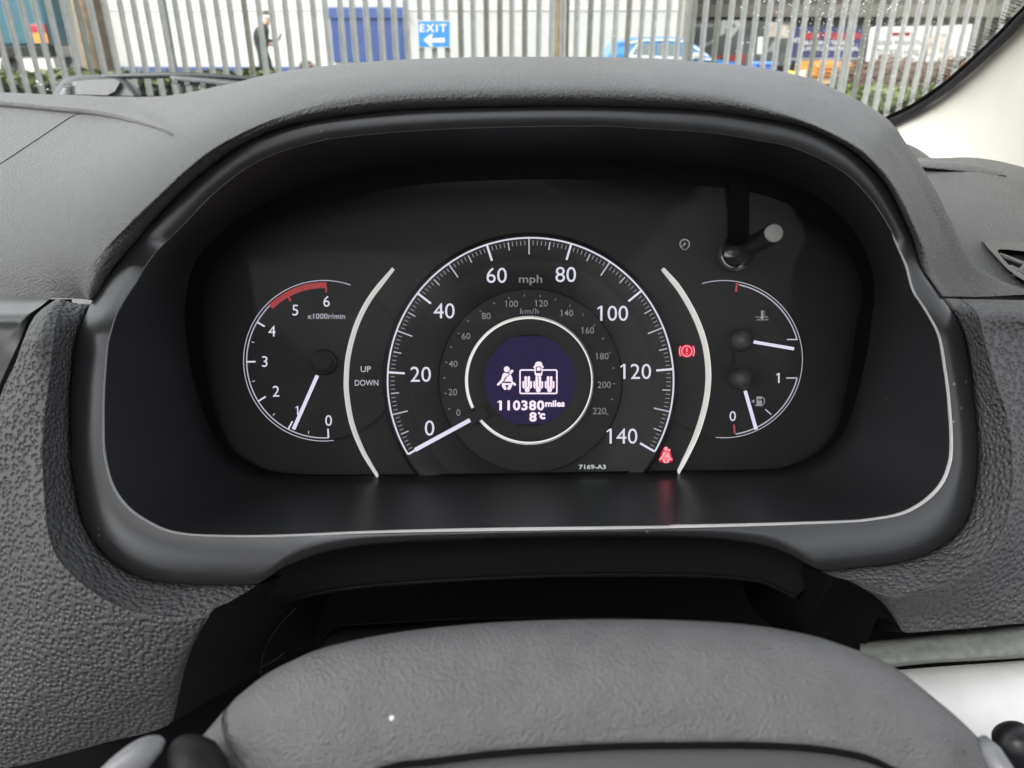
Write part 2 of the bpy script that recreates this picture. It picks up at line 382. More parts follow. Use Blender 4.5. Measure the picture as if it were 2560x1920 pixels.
loft('pillar_foot_lid', lid, M_PAD, dash, 4, 4)
hump = [[P(x, y, .66), P(x, y + 8, .63), P(x, y + 60, .60)] for x, y in ((2180,335),(2237,352),(2284,366),(2331,398),(2350,420))]
loft('speaker_hump', hump, M_PAD, dash, 4, 4)
M_VENT = mat('grey_vent_trim', (.085, .085, .08), .45, bump=('noise', 900, .1, .0002))
vent = empty('air_vent', P(2520, 690, .41), 'silver framed triangular side air vent in the dash end', 'air vent')
def plate(name, pts2, depthf, thick, m, parent, bev=0.0):
    """closed outline on the dash, given real thickness towards the viewer"""
    n = len(pts2); front = [P(x, y, depthf(x, y) - thick) for x, y in pts2]; back = [P(x, y, depthf(x, y) + .002) for x, y in pts2]
    fs = [tuple(range(n))] + [(i, i + n, (i + 1) % n + n, (i + 1) % n) for i in range(n)]
    return mesh(name, front + back, fs, m, parent)
def dend(x, y):
    h = bvh_r.ray_cast(CAM, ray(x, y).normalized())[0]
    return (h - CAM).dot(FW) if h else 0.41
_da, _db = dend(2500, 600), dend(2500, 690)
def dend(x, y): return _da + (_db - _da) * (y - 600) / 90
ov = [(2456,602),(2464,600),(2500,601),(2560,606),(2680,614),(2680,800),(2640,760),(2570,708),(2542,690),(2518,672),(2490,642),(2470,620)]
iv = [(2494,626),(2500,623),(2520,624),(2560,628),(2660,636),(2660,770),(2620,730),(2560,688),(2537,672),(2522,662),(2508,648),(2498,634)]
o3 = [P(x, y, dend(x, y) - .010) for x, y in ov]; o4 = [P(x, y, dend(x, y) + .006) for x, y in ov]
i3 = [P(x, y, dend(x, y) - .009) for x, y in iv]; i4 = [P(x, y, dend(x, y) - .001) for x, y in iv]
grid('vent_frame', [o4 + [o4[0]], o3 + [o3[0]], i3 + [i3[0]], i4 + [i4[0]]], M_VENT, vent, smooth=False)
mesh('vent_back', [P(x, y, dend(x, y) - .0015) for x, y in iv], [tuple(range(len(iv)))], M_VOID, vent)
for (x0, y0, x1, y1) in ((2500,638,2580,668),(2526,668,2590,700)):
    tube('vane', [P(x0, y0, dend(x0, y0) - .005), P(x1, y1, dend(x1, y1) - .005)], .0014, M_VENT, vent, 8)
tube('vane', [P(2590, 640, dend(2590,640) - .006), P(2535, 690, dend(2535,690) - .006)], .0013, M_VENT, vent, 8)

# lower left panel (coarse grain): E at bezel, R ridge, M middle, O outer
PL = [((222,765),(165,752),(150,748),(143,746)),((206,805),(147,788),(115,782),(89,788)),((192,845),(136,845),(94,845),(58,852)),
 ((183,902),(128,915),(84,910),(40,903)),((177,971),(119,990),(62,985),(10,966)),((176,1025),(112,1050),(20,1050),(-36,1070)),((177,1098),(108,1120),(0,1120),(-150,1130)),
 ((181,1170),(109,1185),(0,1220),(-150,1250)),((192,1235),(114,1255),(0,1330),(-150,1400)),((208,1300),(121,1322),(20,1440),(-150,1560)),((244,1365),(142,1387),(50,1550),(-150,1750)),
 ((277,1398),(178,1432),(100,1640),(-100,1925)),((317,1426),(232,1478),(170,1680),(40,1915)),((366,1446),(300,1516),(260,1700),(150,1888)),((427,1457),(370,1535),(340,1700),(270,1855)),
 ((488,1461),(440,1541),(410,1690),(370,1832)),((570,1461),(500,1540),(450,1670),(415,1815)),((645,1462),(526,1533),(472,1640),(432,1802))]
pst = []
for k, (e, r, m_, o) in enumerate(PL):
    de = dz(e[1]) + roll(e[1]) + .004; top = max(0, 1 - k / 1.6)
    dr = dz(e[1]) - .013 + .020 * top; dm = .300 + .004 * (m_[1] - 1100) / 600 + .028 * top; do = .305 + .022 * max(0, (o[1] - 1200) / 700) + .028 * top
    E0 = P(e[0], e[1], de + .012); E1 = P(e[0], e[1], de)
    er = (e[0] * .4 + r[0] * .6, e[1] * .4 + r[1] * .6)
    rr = (r[0] * .9 + m_[0] * .1, r[1] * .9 + m_[1] * .1)
    pst.append([E0, E1, P(er[0], er[1], de * .35 + dr * .65), P(r[0], r[1], dr), P(rr[0], rr[1], dr - .001), P(m_[0], m_[1], dm), P(o[0], o[1], do)])
loft('lower_panel', pst, M_LEATH, dash, 6, 4)
edge = [s[1] for s in pst[-1:]] and [pst[-1][1], pst[-1][2], pst[-1][3], pst[-1][5], pst[-1][6]]
edge = spline(edge, 8)
side = [[p, p + RT * .002 + FW * .004, p + RT * .010 + FW * .030, p + RT * .035 + FW * .09] for p in edge]
grid('panel_side', side, M_BLACK, dash)
bot = spline([s[6] for s in pst[8:]], 6)
grid('panel_underside', [[p, p + FW * .004 - UP * .001, p + FW * .05 - UP * .004, p + FW * .12 - UP * .03] for p in bot], M_VOID, dash)
# glossy trim at the far left
gt = []
for x, y in ((-200,1300),(-120,1120),(-60,1030),(-14,975),(12,938),(30,895),(48,845),(62,806),(80,782),(112,754),(134,743)):
    gt.append([P(x, y, .325), P(x - 4, y, .318), P(x - 60, y - 4, .314), P(x - 260, y - 4, .320)])
tr = [[P(x, 742, .372), P(x, 752, .345), P(x, 775, .329), P(x - 12, 797, .321), P(x - 50, 850, .319), P(x - 100, 960, .319), P(x - 160, 1120, .322), P(x - 240, 1300, .325)] for x in (-330, -220, -120, -40, 20, 60, 74)]
tr += [[P(x, 742, .372), P(x - 3, 748, .347), P(x - 22, 764, .334), P(x - 52, 789, .324), P(x - 76, 850, .319), P(x - 126, 960, .319), P(x - 190, 1120, .322), P(x - 270, 1300, .325)] for x in (126,)]
loft('gloss_trim', tr, mat('gloss_dark_trim', (0.045, 0.05, 0.05), 0.28, bump=('noise', 900, 0.05, 0.0002)), dash, 4, 5)

# lower right panel
PR = [((2354,745),(2401,748),(2480,749),(2640,752)),((2387,790),(2440,781),(2500,777),(2640,777)),((2408,834),(2456,834),(2520,834),(2650,834)),((2419,881),(2470,890),(2540,890),(2700,890)),
 ((2430,953),(2490,960),(2570,960),(2700,960)),((2437,1025),(2511,1025),(2590,1025),(2700,1025)),((2443,1098),(2524,1092),(2600,1092),(2700,1092)),((2443,1170),(2529,1160),(2600,1170),(2700,1180)),
 ((2434,1235),(2527,1225),(2600,1255),(2700,1290)),((2420,1288),(2517,1290),(2590,1340),(2700,1400)),((2396,1327),(2495,1346),(2565,1420),(2680,1500)),((2353,1365),(2456,1395),(2515,1475),(2620,1552)),
 ((2291,1394),(2405,1433),(2455,1510),(2530,1560)),((2219,1410),(2340,1464),(2380,1528),(2420,1571)),((2123,1421),(2270,1483),(2305,1538),(2335,1577)),((2090,1425),(2219,1486),(2245,1545),(2264,1581)),((2053,1429),(2150,1466),(2205,1504),(2248,1562))]
qst = []
for k, (e, r, m_, o) in enumerate(PR):
    de = dz(e[1]) + roll(e[1]) + .004; top = 1.0 if k == 0 else 0.0
    dr = dz(e[1]) - .012 + .028 * top; dm = .305 + .042 * top; do = .310 + .040 * top
    er = (e[0] * .4 + r[0] * .6, e[1] * .4 + r[1] * .6)
    rr = (r[0] * .9 + m_[0] * .1, r[1] * .9 + m_[1] * .1)
    qst.append([P(e[0], e[1], de + .012), P(e[0], e[1], de), P(er[0], er[1], de * .35 + dr * .65), P(r[0], r[1], dr), P(rr[0], rr[1], dr - .001), P(m_[0], m_[1], dm), P(o[0], o[1], do)])
loft('lower_panel', qst, M_LEATH, dash, 6, 4)
edge = spline([qst[-1][1], qst[-1][2], qst[-1][3], qst[-1][5], qst[-1][6]], 8)
grid('panel_side', [[p, p - RT * .001 + FW * .004, p - RT * .006 + FW * .03, p - RT * .02 + FW * .09] for p in edge], M_VOID, dash)
colr = spline([P(1985,1490,.352), P(1985,1540,.352), P(1995,1600,.352), P(2030,1660,.350), P(2120,1720,.346)], 8)
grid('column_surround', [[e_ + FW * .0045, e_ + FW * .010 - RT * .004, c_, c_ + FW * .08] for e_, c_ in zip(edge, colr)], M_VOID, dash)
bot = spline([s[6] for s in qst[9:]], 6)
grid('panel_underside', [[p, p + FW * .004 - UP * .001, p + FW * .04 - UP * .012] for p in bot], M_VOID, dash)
# trim below the right panel: grey strip, gap, brushed plate
st = [[P(x, yt, .345), P(x, yt + 4, .330), P(x, (yt + yb) / 2, .324), P(x, yb - 12, .322), P(x, yb - 4, .324), P(x, yb, .334)] for x, yt, yb in ((2150,1606,1676),(2230,1598,1668),(2330,1587,1658),(2440,1577,1652),(2560,1566,1645),(2700,1552,1632))]
loft('trim_strip', st, M_STRIP, dash, 4, 4)
al = [[P(x, yt, .345), P(x, yt + 3, .330), P(x + 10, yt + 100, .320), P(x + 30, yt + 230, .318), P(x + 50, 2010, .325)] for x, yt in ((2200,1684),(2260,1678),(2360,1670),(2460,1663),(2560,1655),(2700,1645))]
loft('brushed_plate', al, M_ALU, dash, 4, 4)
# shadowed back of the knee area, closing the dash behind the column
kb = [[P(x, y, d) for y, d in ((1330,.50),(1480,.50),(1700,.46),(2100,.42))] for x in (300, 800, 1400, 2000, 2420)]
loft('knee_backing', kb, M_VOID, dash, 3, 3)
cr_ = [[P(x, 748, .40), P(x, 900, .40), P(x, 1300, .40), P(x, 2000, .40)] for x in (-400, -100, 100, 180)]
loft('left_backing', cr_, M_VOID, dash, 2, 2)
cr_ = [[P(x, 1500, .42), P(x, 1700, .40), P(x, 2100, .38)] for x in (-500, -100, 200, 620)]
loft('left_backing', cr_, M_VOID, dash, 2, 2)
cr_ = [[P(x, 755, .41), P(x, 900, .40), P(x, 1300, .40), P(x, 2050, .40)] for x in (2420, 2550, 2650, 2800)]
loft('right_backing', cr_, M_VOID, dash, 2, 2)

# ================================================================== INSTRUMENT CLUSTER
clu = empty('instrument_cluster', P(1310, 1340, 0.40), 'lit instrument cluster with speedometer, rev counter and fuel gauge in satin black bezel', 'instrument cluster')
def lerp2(a, b, t): return (a[0] + (b[0] - a[0]) * t, a[1] + (b[1] - a[1]) * t)
def inward(p, k):
    dx, dy = CX - p[0], CY - p[1]; L = math.hypot(dx, dy); return (p[0] + dx / L * k, p[1] + dy / L * k)
rows = []
r0 = [P(p[0], p[1], dz(p[1]) + roll(p[1]) + .012) for p in LO]; rows.append(r0)
rows.append([P(p[0], p[1], dz(p[1]) + roll(p[1]) + .002) for p in LO])
rows.append([P(*inward(p, 3), dz(p[1]) + roll(p[1])) for p in LO])
for t in (.25, .5, .75): rows.append([P(*lerp2(a, b, t), dz(lerp2(a, b, t)[1]) - .0008 * math.sin(math.pi * t) + roll(a[1]) * (1 - t) ** 1.6) for a, b in zip(LO, LI)])
rows.append([P(*inward(b, -4), dz(b[1])) for b in LI])
grid('bezel', rows, M_BEZEL, clu, True, closed=True)
ch = []
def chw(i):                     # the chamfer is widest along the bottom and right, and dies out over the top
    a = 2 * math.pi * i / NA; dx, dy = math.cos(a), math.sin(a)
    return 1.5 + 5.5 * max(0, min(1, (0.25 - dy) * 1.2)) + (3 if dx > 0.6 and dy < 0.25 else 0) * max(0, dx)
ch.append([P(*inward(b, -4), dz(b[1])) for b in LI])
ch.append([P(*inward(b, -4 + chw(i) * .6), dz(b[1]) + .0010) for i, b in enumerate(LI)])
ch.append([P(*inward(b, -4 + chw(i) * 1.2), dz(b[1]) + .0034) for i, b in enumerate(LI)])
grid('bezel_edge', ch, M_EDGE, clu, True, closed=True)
tn = [ch[-1]]
for t in (.08, .3, .55, .8, 1.0):
    tn.append([P(*lerp2(inward(b, 5), c, t), (dz(b[1]) + .004) * (1 - t) + DF * t) for b, c in zip(LI, LF)])
tn.append([P(*inward(c, -25), DF + .004) for c in LF])
grid('tunnel', tn, M_TUNNEL, clu, True, closed=True)
# cowl scooped out under the bezel
KT = [(640,1462),(690,1428),(742,1405),(803,1384),(885,1368),(966,1360),(1088,1354),(1251,1348),(1414,1344),(1644,1343),(1787,1348),(1883,1360),(1931,1370),(1979,1389),(2020,1410),(2058,1429)]
KB = [(676,1505),(715,1502),(765,1490),(822,1478),(895,1467),(970,1460),(1088,1452),(1251,1444),(1414,1438),(1644,1437),(1787,1441),(1875,1449),(1915,1458),(1950,1475),(1975,1488),(1990,1492)]
kc = []
for a, b in zip(KT, KB):
    m1, m2 = lerp2(a, b, .3), lerp2(a, b, .75)
    kc.append([P(a[0], a[1], dz(a[1]) + .013), P(a[0], a[1] + 3, dz(a[1]) + .016), P(m1[0], m1[1], dz(a[1]) + .022), P(m2[0], m2[1], dz(a[1]) + .027), P(b[0], b[1], dz(a[1]) + .030), P(b[0], b[1] + 4, dz(a[1]) + .037), P(b[0], b[1] - 10, .46)])
loft('cowl', kc, M_BLACK, clu, 6, 5)

# ---- flat print helpers on the dial face
def fp(px, py, lift=0.0): return P(px, py, DF) - FW * lift
def arc(cx, cy, r0, r1, a0, a1, n=48):
    a = [R(a0 + (a1 - a0) * i / n) for i in range(n + 1)]
    return [(cx + r1 * math.cos(t), cy - r1 * math.sin(t)) for t in a], [(cx + r0 * math.cos(t), cy - r0 * math.sin(t)) for t in a]
class Flat:
    def __init__(s): s.v = []; s.f = []
    def poly(s, pts):
        n = len(s.v); s.v += list(pts); s.f.append(tuple(range(n, n + len(pts)))); return s
    def band(s, ab):
        a, b = ab; n = len(s.v); k = len(a); s.v += a + b
        s.f += [(n + i, n + i + 1, n + k + i + 1, n + k + i) for i in range(k - 1)]; return s
    def arc(s, *a, **k): return s.band(arc(*a, **k))
    def disc(s, cx, cy, r, n=28): return s.poly([(cx + r * math.cos(2 * math.pi * i / n), cy - r * math.sin(2 * math.pi * i / n)) for i in range(n)])
    def tick(s, cx, cy, r0, r1, a, wd):
        c, sn = math.cos(R(a)), math.sin(R(a)); h = wd / 2
        return s.poly([(cx + r0 * c - h * sn, cy - r0 * sn - h * c), (cx + r1 * c - h * sn, cy - r1 * sn - h * c), (cx + r1 * c + h * sn, cy - r1 * sn + h * c), (cx + r0 * c + h * sn, cy - r0 * sn + h * c)])
    def line(s, x0, y0, x1, y1, wd):
        L = math.hypot(x1 - x0, y1 - y0); nx, ny = -(y1 - y0) / L * wd / 2, (x1 - x0) / L * wd / 2
        return s.poly([(x0 + nx, y0 + ny), (x1 + nx, y1 + ny), (x1 - nx, y1 - ny), (x0 - nx, y0 - ny)])
    def build(s, name, m, parent, lift=0.0005, place=fp, thick=0.0):
        top = [place(x, y, lift) for x, y in s.v]; fs = list(s.f)
        if thick:
            bm = bmesh.new(); vs = [bm.verts.new(p) for p in top]
            for f in s.f: bm.faces.new([vs[i] for i in f])
            bmesh.ops.remove_doubles(bm, verts=bm.verts, dist=1e-6)
            g = bmesh.ops.extrude_face_region(bm, geom=bm.faces[:])
            bmesh.ops.translate(bm, verts=[e for e in g['geom'] if isinstance(e, bmesh.types.BMVert)], vec=FW * thick)
            return from_bm(name, bm, m, parent)
        return mesh(name, top, fs, m, parent)
def text_geo(s, bold=0.0, spacing=1.0):
    c = bpy.data.curves.new('t', 'FONT'); c.body = s; c.offset = bold; c.space_character = spacing; c.resolution_u = 3
    o = bpy.data.objects.new('t', c); COL.objects.link(o)
    dg = bpy.context.evaluated_depsgraph_get(); me = bpy.data.meshes.new_from_object(o.evaluated_get(dg))
    vs = [(v.co.x, v.co.y) for v in me.vertices]; fs = [tuple(p.vertices) for p in me.polygons]
    bpy.data.objects.remove(o); bpy.data.curves.remove(c); bpy.data.meshes.remove(me)
    x0, x1 = min(v[0] for v in vs), max(v[0] for v in vs); y0, y1 = min(v[1] for v in vs), max(v[1] for v in vs)
    return [((x - (x0 + x1) / 2), (y - (y0 + y1) / 2)) for x, y in vs], fs, x1 - x0, y1 - y0
TG = {}
def text(name, s, cx, cy, h, m, parent, wd=None, bold=0.0, lift=0.0006, place=fp, spacing=1.0):
    k = (s, bold, spacing)
    if k not in TG: TG[k] = text_geo(s, bold, spacing)
    vs, fs, tw, th = TG[k]; sy = h / th; sx = (wd / tw) if wd else sy
    if s.isdigit() and s[0] == '1':             # the figure one carries a small flag
        xl = min(v[0] for v in vs); n = len(vs)
        vs = vs + [(xl + .02 * th, .50 * th), (xl - .20 * th, .33 * th), (xl - .17 * th, .24 * th), (xl + .02 * th, .37 * th)]; fs = fs + [(n, n + 1, n + 2, n + 3)]
    return mesh(name, [place(cx + x * sx, cy - y * sy, lift) for x, y in vs], fs, m, parent)

# face plate
mesh('face_plate', [fp(*inward(p, -30), -0.002) for p in LF], [tuple(range(NA))], M_FACE, clu)

# speedometer
SX, SY, SR = 1326, 952, 354
an0, an1 = 211.0, -29.7
def mph(v): return an0 + (an1 - an0) * v / 140
spd = Flat()
nseg = 120
def ringz(rz):                    # turned dial surface from (radius px, lift) pairs
    rows = [[fp(SX + r * math.cos(2 * math.pi * i / nseg), SY - r * math.sin(2 * math.pi * i / nseg), l) for i in range(nseg)] for r, l in rz]
    return rows
# clip the turned rings at the bottom edge of the opening by keeping them behind the tunnel wall
speedo = grid('speedometer', ringz([(228, .0002), (232, .0022), (300, .0006), (304, .0012), (357, .0034), (362, .0034), (366, .0010), (370, .0003)]), M_FACE2, clu, True, closed=True)
grid('inner_dial', ringz([(100, .0002), (150, .0002), (220, .0002), (228, .0002)]), M_FACE, speedo, True, closed=True)
L1 = .0040
Flat().arc(SX, SY, SR - 2, SR + 2, an0, an1, 160).build('scale_line', M_WHITE, speedo, L1)
for v in range(0, 141, 20): Flat().tick(SX, SY, 312, SR - 1, mph(v), 5.2).build('tick_mark', M_WHITE, speedo, L1 + .0002)
for v in range(10, 140, 20): Flat().tick(SX, SY, 313, SR - 2, mph(v), 3.4).build('tick_mark', M_WHITE2, speedo, L1)
for v in range(5, 140, 10): Flat().tick(SX, SY, 327, 347, mph(v), 2.9).build('tick_mark', M_WHITE2, speedo, L1)
s3 = Flat()
for v in range(1, 140):
    if v % 5: s3.tick(SX, SY, 336, 347, mph(v), 1.9)
s3.build('fine_scale', M_MINOR, speedo, L1)['kind'] = 'stuff'
for s, x, y in (('0',1076,1069),('20',1054,936),('40',1112,779),('60',1242,691),('80',1413,689),('100',1533,785),('120',1590,929),('140',1556,1089)):
    text('numeral', s, x, y, 38, M_WHITE, speedo, lift=.0042)
text('unit_text', 'mph', 1326, 703, 26, M_DIM, speedo, wd=58, bold=.012, lift=.0042)
for s, x, y in (('0',1147,1031),('20',1133,980),('40',1134,910),('60',1166,841),('80',1216,791),('100',1280,761),('120',1354,760),('140',1417,784),('160',1469,827),('180',1505,891),('200',1509,962),('220',1497,1027)):
    text('small_numeral', s, x, y, 16.5, M_DIM, speedo, bold=.006, lift=.0032)
text('unit_text', 'km/h', 1323, 780, 14, M_DIM, speedo, wd=46, bold=.006, lift=.0050, spacing=1.1)
s4 = Flat()
for k in range(22):
    a = 199.5 - (199.5 + 23.5) * k / 21; s4.tick(1323, 951, 208, 213.5, a, 2.2)
s4.build('metric_scale', M_DIM, speedo, .0032)['kind'] = 'stuff'
# silver ring, broken where the needle carrier passes
rp = [fp(1323 + 154 * math.cos(R(a)), 951 - 154 * math.sin(R(a)), .0030) for a in [218 + (206 + 360 - 218) * i / 140 for i in range(141)]]
tube('silver_ring', rp, .0013, M_RING, speedo, 10, ref=FW)
hubring = [[fp(1324 + r * math.cos(2 * math.pi * i / 96), 951 - r * math.sin(2 * math.pi * i / 96), l) for i in range(96)] for r, l in ((160, .0006), (158, .004), (148, .0044), (120, .0034), (113, .0030))]
grid('display_surround', hubring, M_FACE, speedo, True, closed=True)
# display
disp = [(1325 + 116 * math.cos(2 * math.pi * i / 96), 952 - 116 * math.sin(2 * math.pi * i / 96)) for i in range(96)]
disp = [(x, max(842, min(1060, y))) for x, y in disp]
screen = Flat().poly(disp).build('screen', M_OLED, clu, .0030)
def Z(x, y): return (1150 + x / 5.184, 800 + y / 5.184)
def zp(*pts): return [Z(x, y) for x, y in pts]
ic = Flat()
ic.disc(*Z(607, 640), 38 / 5.184, 20)
ic.poly(zp((555,700),(575,685),(605,690),(562,800),(540,800),(535,770)))
ic.poly(zp((605,690),(628,700),(665,720),(680,760),(680,808),(640,800),(562,800),(580,790)))
ic.poly(zp((655,650),(685,645),(694,665),(648,718),(628,700)))
ic.poly(zp((540,765),(556,798),(500,852),(480,845),(482,830)))
ic.poly(zp((676,792),(726,828),(724,845),(705,852),(660,816)))
ic.poly(zp((540,815),(612,818),(612,840),(585,846),(604,880),(603,902),(575,905),(548,868)))
ic.poly(zp((612,818),(682,820),(672,862),(645,905),(615,902),(614,880),(632,846),(612,840)))
ic.build('belt_icon', M_OLEDW, screen, .0034)
Flat().line(*Z(660, 680), *Z(557, 803), 1.6).line(*Z(557, 803), *Z(600, 800), 1.3).line(*Z(600, 800), *Z(670, 806), 1.3).build('belt_icon_line', M_OLED, screen, .0036)
rr = Flat()
def rbox(fl, x0, y0, x1, y1, t, rad):
    def loop(x0, y0, x1, y1, r):
        o = []
        for cx, cy, a0 in ((x1 - r, y0 + r, 0), (x0 + r, y0 + r, 90), (x0 + r, y1 - r, 180), (x1 - r, y1 - r, 270)):
            for i in range(6): a = R(a0 + 18 * i); o.append((cx + r * math.cos(a), cy - r * math.sin(a)))
        return o
    a = [Z(*p) for p in loop(x0, y0, x1, y1, rad)]; b = [Z(*p) for p in loop(x0 + t, y0 + t, x1 - t, y1 - t, max(2, rad - t))]
    fl.band((a + a[:1], b + b[:1]))
rbox(rr, 768, 640, 1260, 960, 19, 26)
for cx in (870, 1012, 1157):
    rr.poly(zp((cx-36,735),(cx-22,727),(cx-4,735),(cx-4,870),(cx-36,870)))
    rr.poly(zp((cx+4,735),(cx+22,727),(cx+36,735),(cx+36,870),(cx+4,870)))
    rr.poly(zp((cx-62,800),(cx-50,788),(cx-40,795),(cx-40,875),(cx,865),(cx+40,875),(cx+40,795),(cx+50,788),(cx+62,800),(cx+62,870),(cx+45,893),(cx+20,878),(cx-20,878),(cx-45,893),(cx-62,870)))
    rr.disc(*Z(cx, 906), 32 / 5.184, 16)
rr.build('rear_seat_icon', M_OLEDW, screen, .0034)
cc = Flat()
cc.poly(zp((975,560),(995,542),(1035,542),(1060,560),(1068,600),(1084,605),(1082,620),(1066,618),(1066,640),(962,640),(962,618),(948,620),(946,605),(962,600)))
cc.poly(zp((962,660),(984,660),(984,690),(1046,690),(1046,660),(1066,660),(1062,710),(1048,727),(980,727),(966,710)))
cc.build('front_seat_icon', M_OLEDW, screen, .0036)
cb = Flat(); rbox(cb, 980, 604, 1052, 690, 12, 12); cb.build('front_seat_icon_line', M_OLED, screen, .0038)
text('odometer_text', '110380', 1304.5, 1013, 25, M_OLEDW, screen, wd=111.5, bold=.035, lift=.0034, spacing=1.1)
text('odometer_unit', 'miles', 1386.5, 1008.5, 16.5, M_OLEDW, screen, wd=48.6, bold=.04, lift=.0034)
text('temperature_text', '8', 1332, 1041.5, 24, M_OLEDW, screen, wd=18.5, bold=.04, lift=.0034)
Flat().disc(*Z(1022, 1205), 3, 12).build('degree_mark', M_OLEDW, screen, .0034)
text('temperature_unit', 'c', 1355.4, 1040, 15.5, M_OLEDW, screen, wd=14, bold=.05, lift=.0034)
# needle and its carrier
nd = Flat().line(1042, 1122, 1177, 1048.5, 10.0); nd.build('needle', M_NEEDLE, speedo, .0075, thick=.0012)
Flat().line(1176, 1049, 1216, 1027, 26).build('needle_carrier', M_FACE, speedo, .0072, thick=.004)
# silver arcs either side: ridges with a sloping inner flank
def ridge(name, pts, wo, m):
    c = spline([(x, y, 0) for x, y in pts], 8); n = len(c); rows = []
    for i, p in enumerate(c):
        t = (c[min(i + 1, n - 1)] - c[max(i - 1, 0)]).normalized(); nx, ny = -t.y, t.x
        k = min(1, min(i, n - 1 - i) / 8 + .35); wd = wo * k * (1 if i < n * .75 else max(.62, 1 - (i - n * .75) / (n * .25) * .5))
        rows.append([fp(p.x + nx * q * wd, p.y + ny * q * wd, l) for q, l in ((-1.05, .0008), (-1, .004), (-.1, .0078), (.15, .0078), (.9, .0035), (1.0, .0008))])
    return grid(name, rows, m, clu, False)
ridge('silver_arc', [(986,674),(931,741),(895,809),(874,883),(868,944),(870,994),(883,1062),(911,1130),(948,1190)], 4.8, M_RING)
ridge('silver_arc', [(1653,674),(1694,721),(1733,788),(1757,852),(1767,912),(1767,967),(1758,1022),(1740,1081),(1717,1132),(1690,1182)], -5.2, M_RING)
text('shift_text', 'UP', 915, 923, 15, M_WHITE2, clu, wd=26, bold=.012)
text('shift_text', 'DOWN', 917, 957, 15, M_WHITE2, clu, wd=59, bold=.012)
text('part_number', '7169-A3', 1479, 1165, 11.5, M_GREEN, clu, wd=67, bold=.03, lift=.0045)
# rev counter
TX, TY = 811, 902
tach = grid('rev_counter', [[fp(TX + r * math.cos(2 * math.pi * i / 96), TY - r * math.sin(2 * math.pi * i / 96), l) for i in range(96)] for r, l in ((196, .0006), (160, .0004), (156, .0002), (30, .0002))], M_FACE, clu, True, closed=True)
def rev(v): return 273.5 - 30.9 * v
Flat().arc(TX, TY, 199, 201.2, 274 + 3, 70.5, 100).arc(TX, TY, 191, 194, 273.5, 134.5, 70).build('scale_line', M_WHITE2, tach, .0012)
for v in range(0, 5): Flat().tick(TX, TY, 170, 192, rev(v), 4.0).build('tick_mark', M_WHITE, tach, .0014)
for v in range(0, 4): Flat().tick(TX, TY, 179, 186, rev(v + .5), 2.4).build('tick_mark', M_WHITE2, tach, .0014)
Flat().arc(TX, TY, 181, 195.5, 134.5, 88, 40).tick(TX, TY, 170, 184, rev(5) , 5).tick(TX, TY, 170, 184, rev(6), 5).build('red_zone', M_RED, tach, .0014)
for s, x, y in (('0',823,1051),('1',746,1026),('2',692,978),('3',664,904),('4',682,828),('5',740,776),('6',818,754)):
    text('numeral', s, x, y, 27 if s != '1' else 22, M_WHITE, tach, lift=.0014)
text('unit_text', 'x1000r/min', 817, 791, 14, M_WHITE2, tach, wd=94, lift=.0014, bold=.008)
grid('hub_cap', [[fp(813 + r * math.cos(2 * math.pi * i / 48), 906 - r * math.sin(2 * math.pi * i / 48), l) for i in range(48)] for r, l in ((31, .0002), (31, .004), (29, .0055), (26, .0045), (8, .0055), (.5, .0056))], M_FACE, tach, True, closed=True)
Flat().line(739, 1072, 798, 939, 8).build('needle', M_NEEDLE, tach, .0045, thick=.001)
# temperature and fuel gauge
GX, GY = 1808, 898
gau = grid('temperature_and_fuel_gauge', [[fp(GX + r * math.cos(2 * math.pi * i / 96), GY - r * math.sin(2 * math.pi * i / 96), l) for i in range(96)] for r, l in ((194, .0006), (160, .0004), (156, .0002), (30, .0002))], M_FACE, clu, True, closed=True)
Flat().arc(GX, GY, 195, 197, 106, -96, 110).arc(GX, GY, 187.5, 190.5, 78.5, 14.8, 40).arc(GX, GY, 187.5, 190.5, -14.6, -81, 40).build('scale_line', M_WHITE2, gau, .0012)
for q in ((1965, 849, 1992, 849, 3.4), (1963, 945, 1991, 945, 3.4), (1911, 1023, 1926, 1036, 3)): Flat().line(*q).build('tick_mark', M_WHITE2, gau, .0014)
for q in ((1841, 708, 1838, 731, 5), (1833, 1061, 1835, 1084, 5)): Flat().line(*q).build('red_mark', M_RED, gau, .0014)
text('numeral', '1', 1945, 945, 25, M_WHITE, gau, lift=.0014); text('numeral', '0', 1830, 1040, 25, M_WHITE, gau, lift=.0014)
for cy_, tip, root in ((852, (1976,873), (1877,856)), (947, (1883,1072), (1856,977))):
    grid('hub_cap', [[fp(1847 + r * math.cos(2 * math.pi * i / 40), cy_ - r * math.sin(2 * math.pi * i / 40), l) for i in range(40)] for r, l in ((27, .0002), (27, .006), (25.5, .0085), (21, .0102), (13, .0112), (.5, .0116))], mat('needle_cap', (0.05, 0.052, 0.05), 0.45, bump=('noise', 900, .08, .0002)), gau, True, closed=True)
    Flat().line(*root, *tip, 7.5).build('needle', M_NEEDLE, gau, .0055, thick=.001)
tmp = Flat().line(1903, 777, 1903, 792, 5).disc(1903, 794, 4.5, 14).line(1906, 778, 1911, 778, 2).line(1906, 783, 1910, 783, 2).line(1906, 788, 1911, 788, 2)
for x0 in (1887, 1908): tmp.line(x0, 794, x0 + 5, 792, 2).line(x0 + 5, 792, x0 + 10, 795, 2)
for x0 in (1890, 1900, 1910): tmp.line(x0, 801, x0 + 5, 799, 2).line(x0 + 5, 799, x0 + 9, 801, 2)
tmp.build('temperature_icon', M_MINOR, gau, .0014)
fu = Flat().poly([(1876,1003),(1884,998),(1884,1008)])
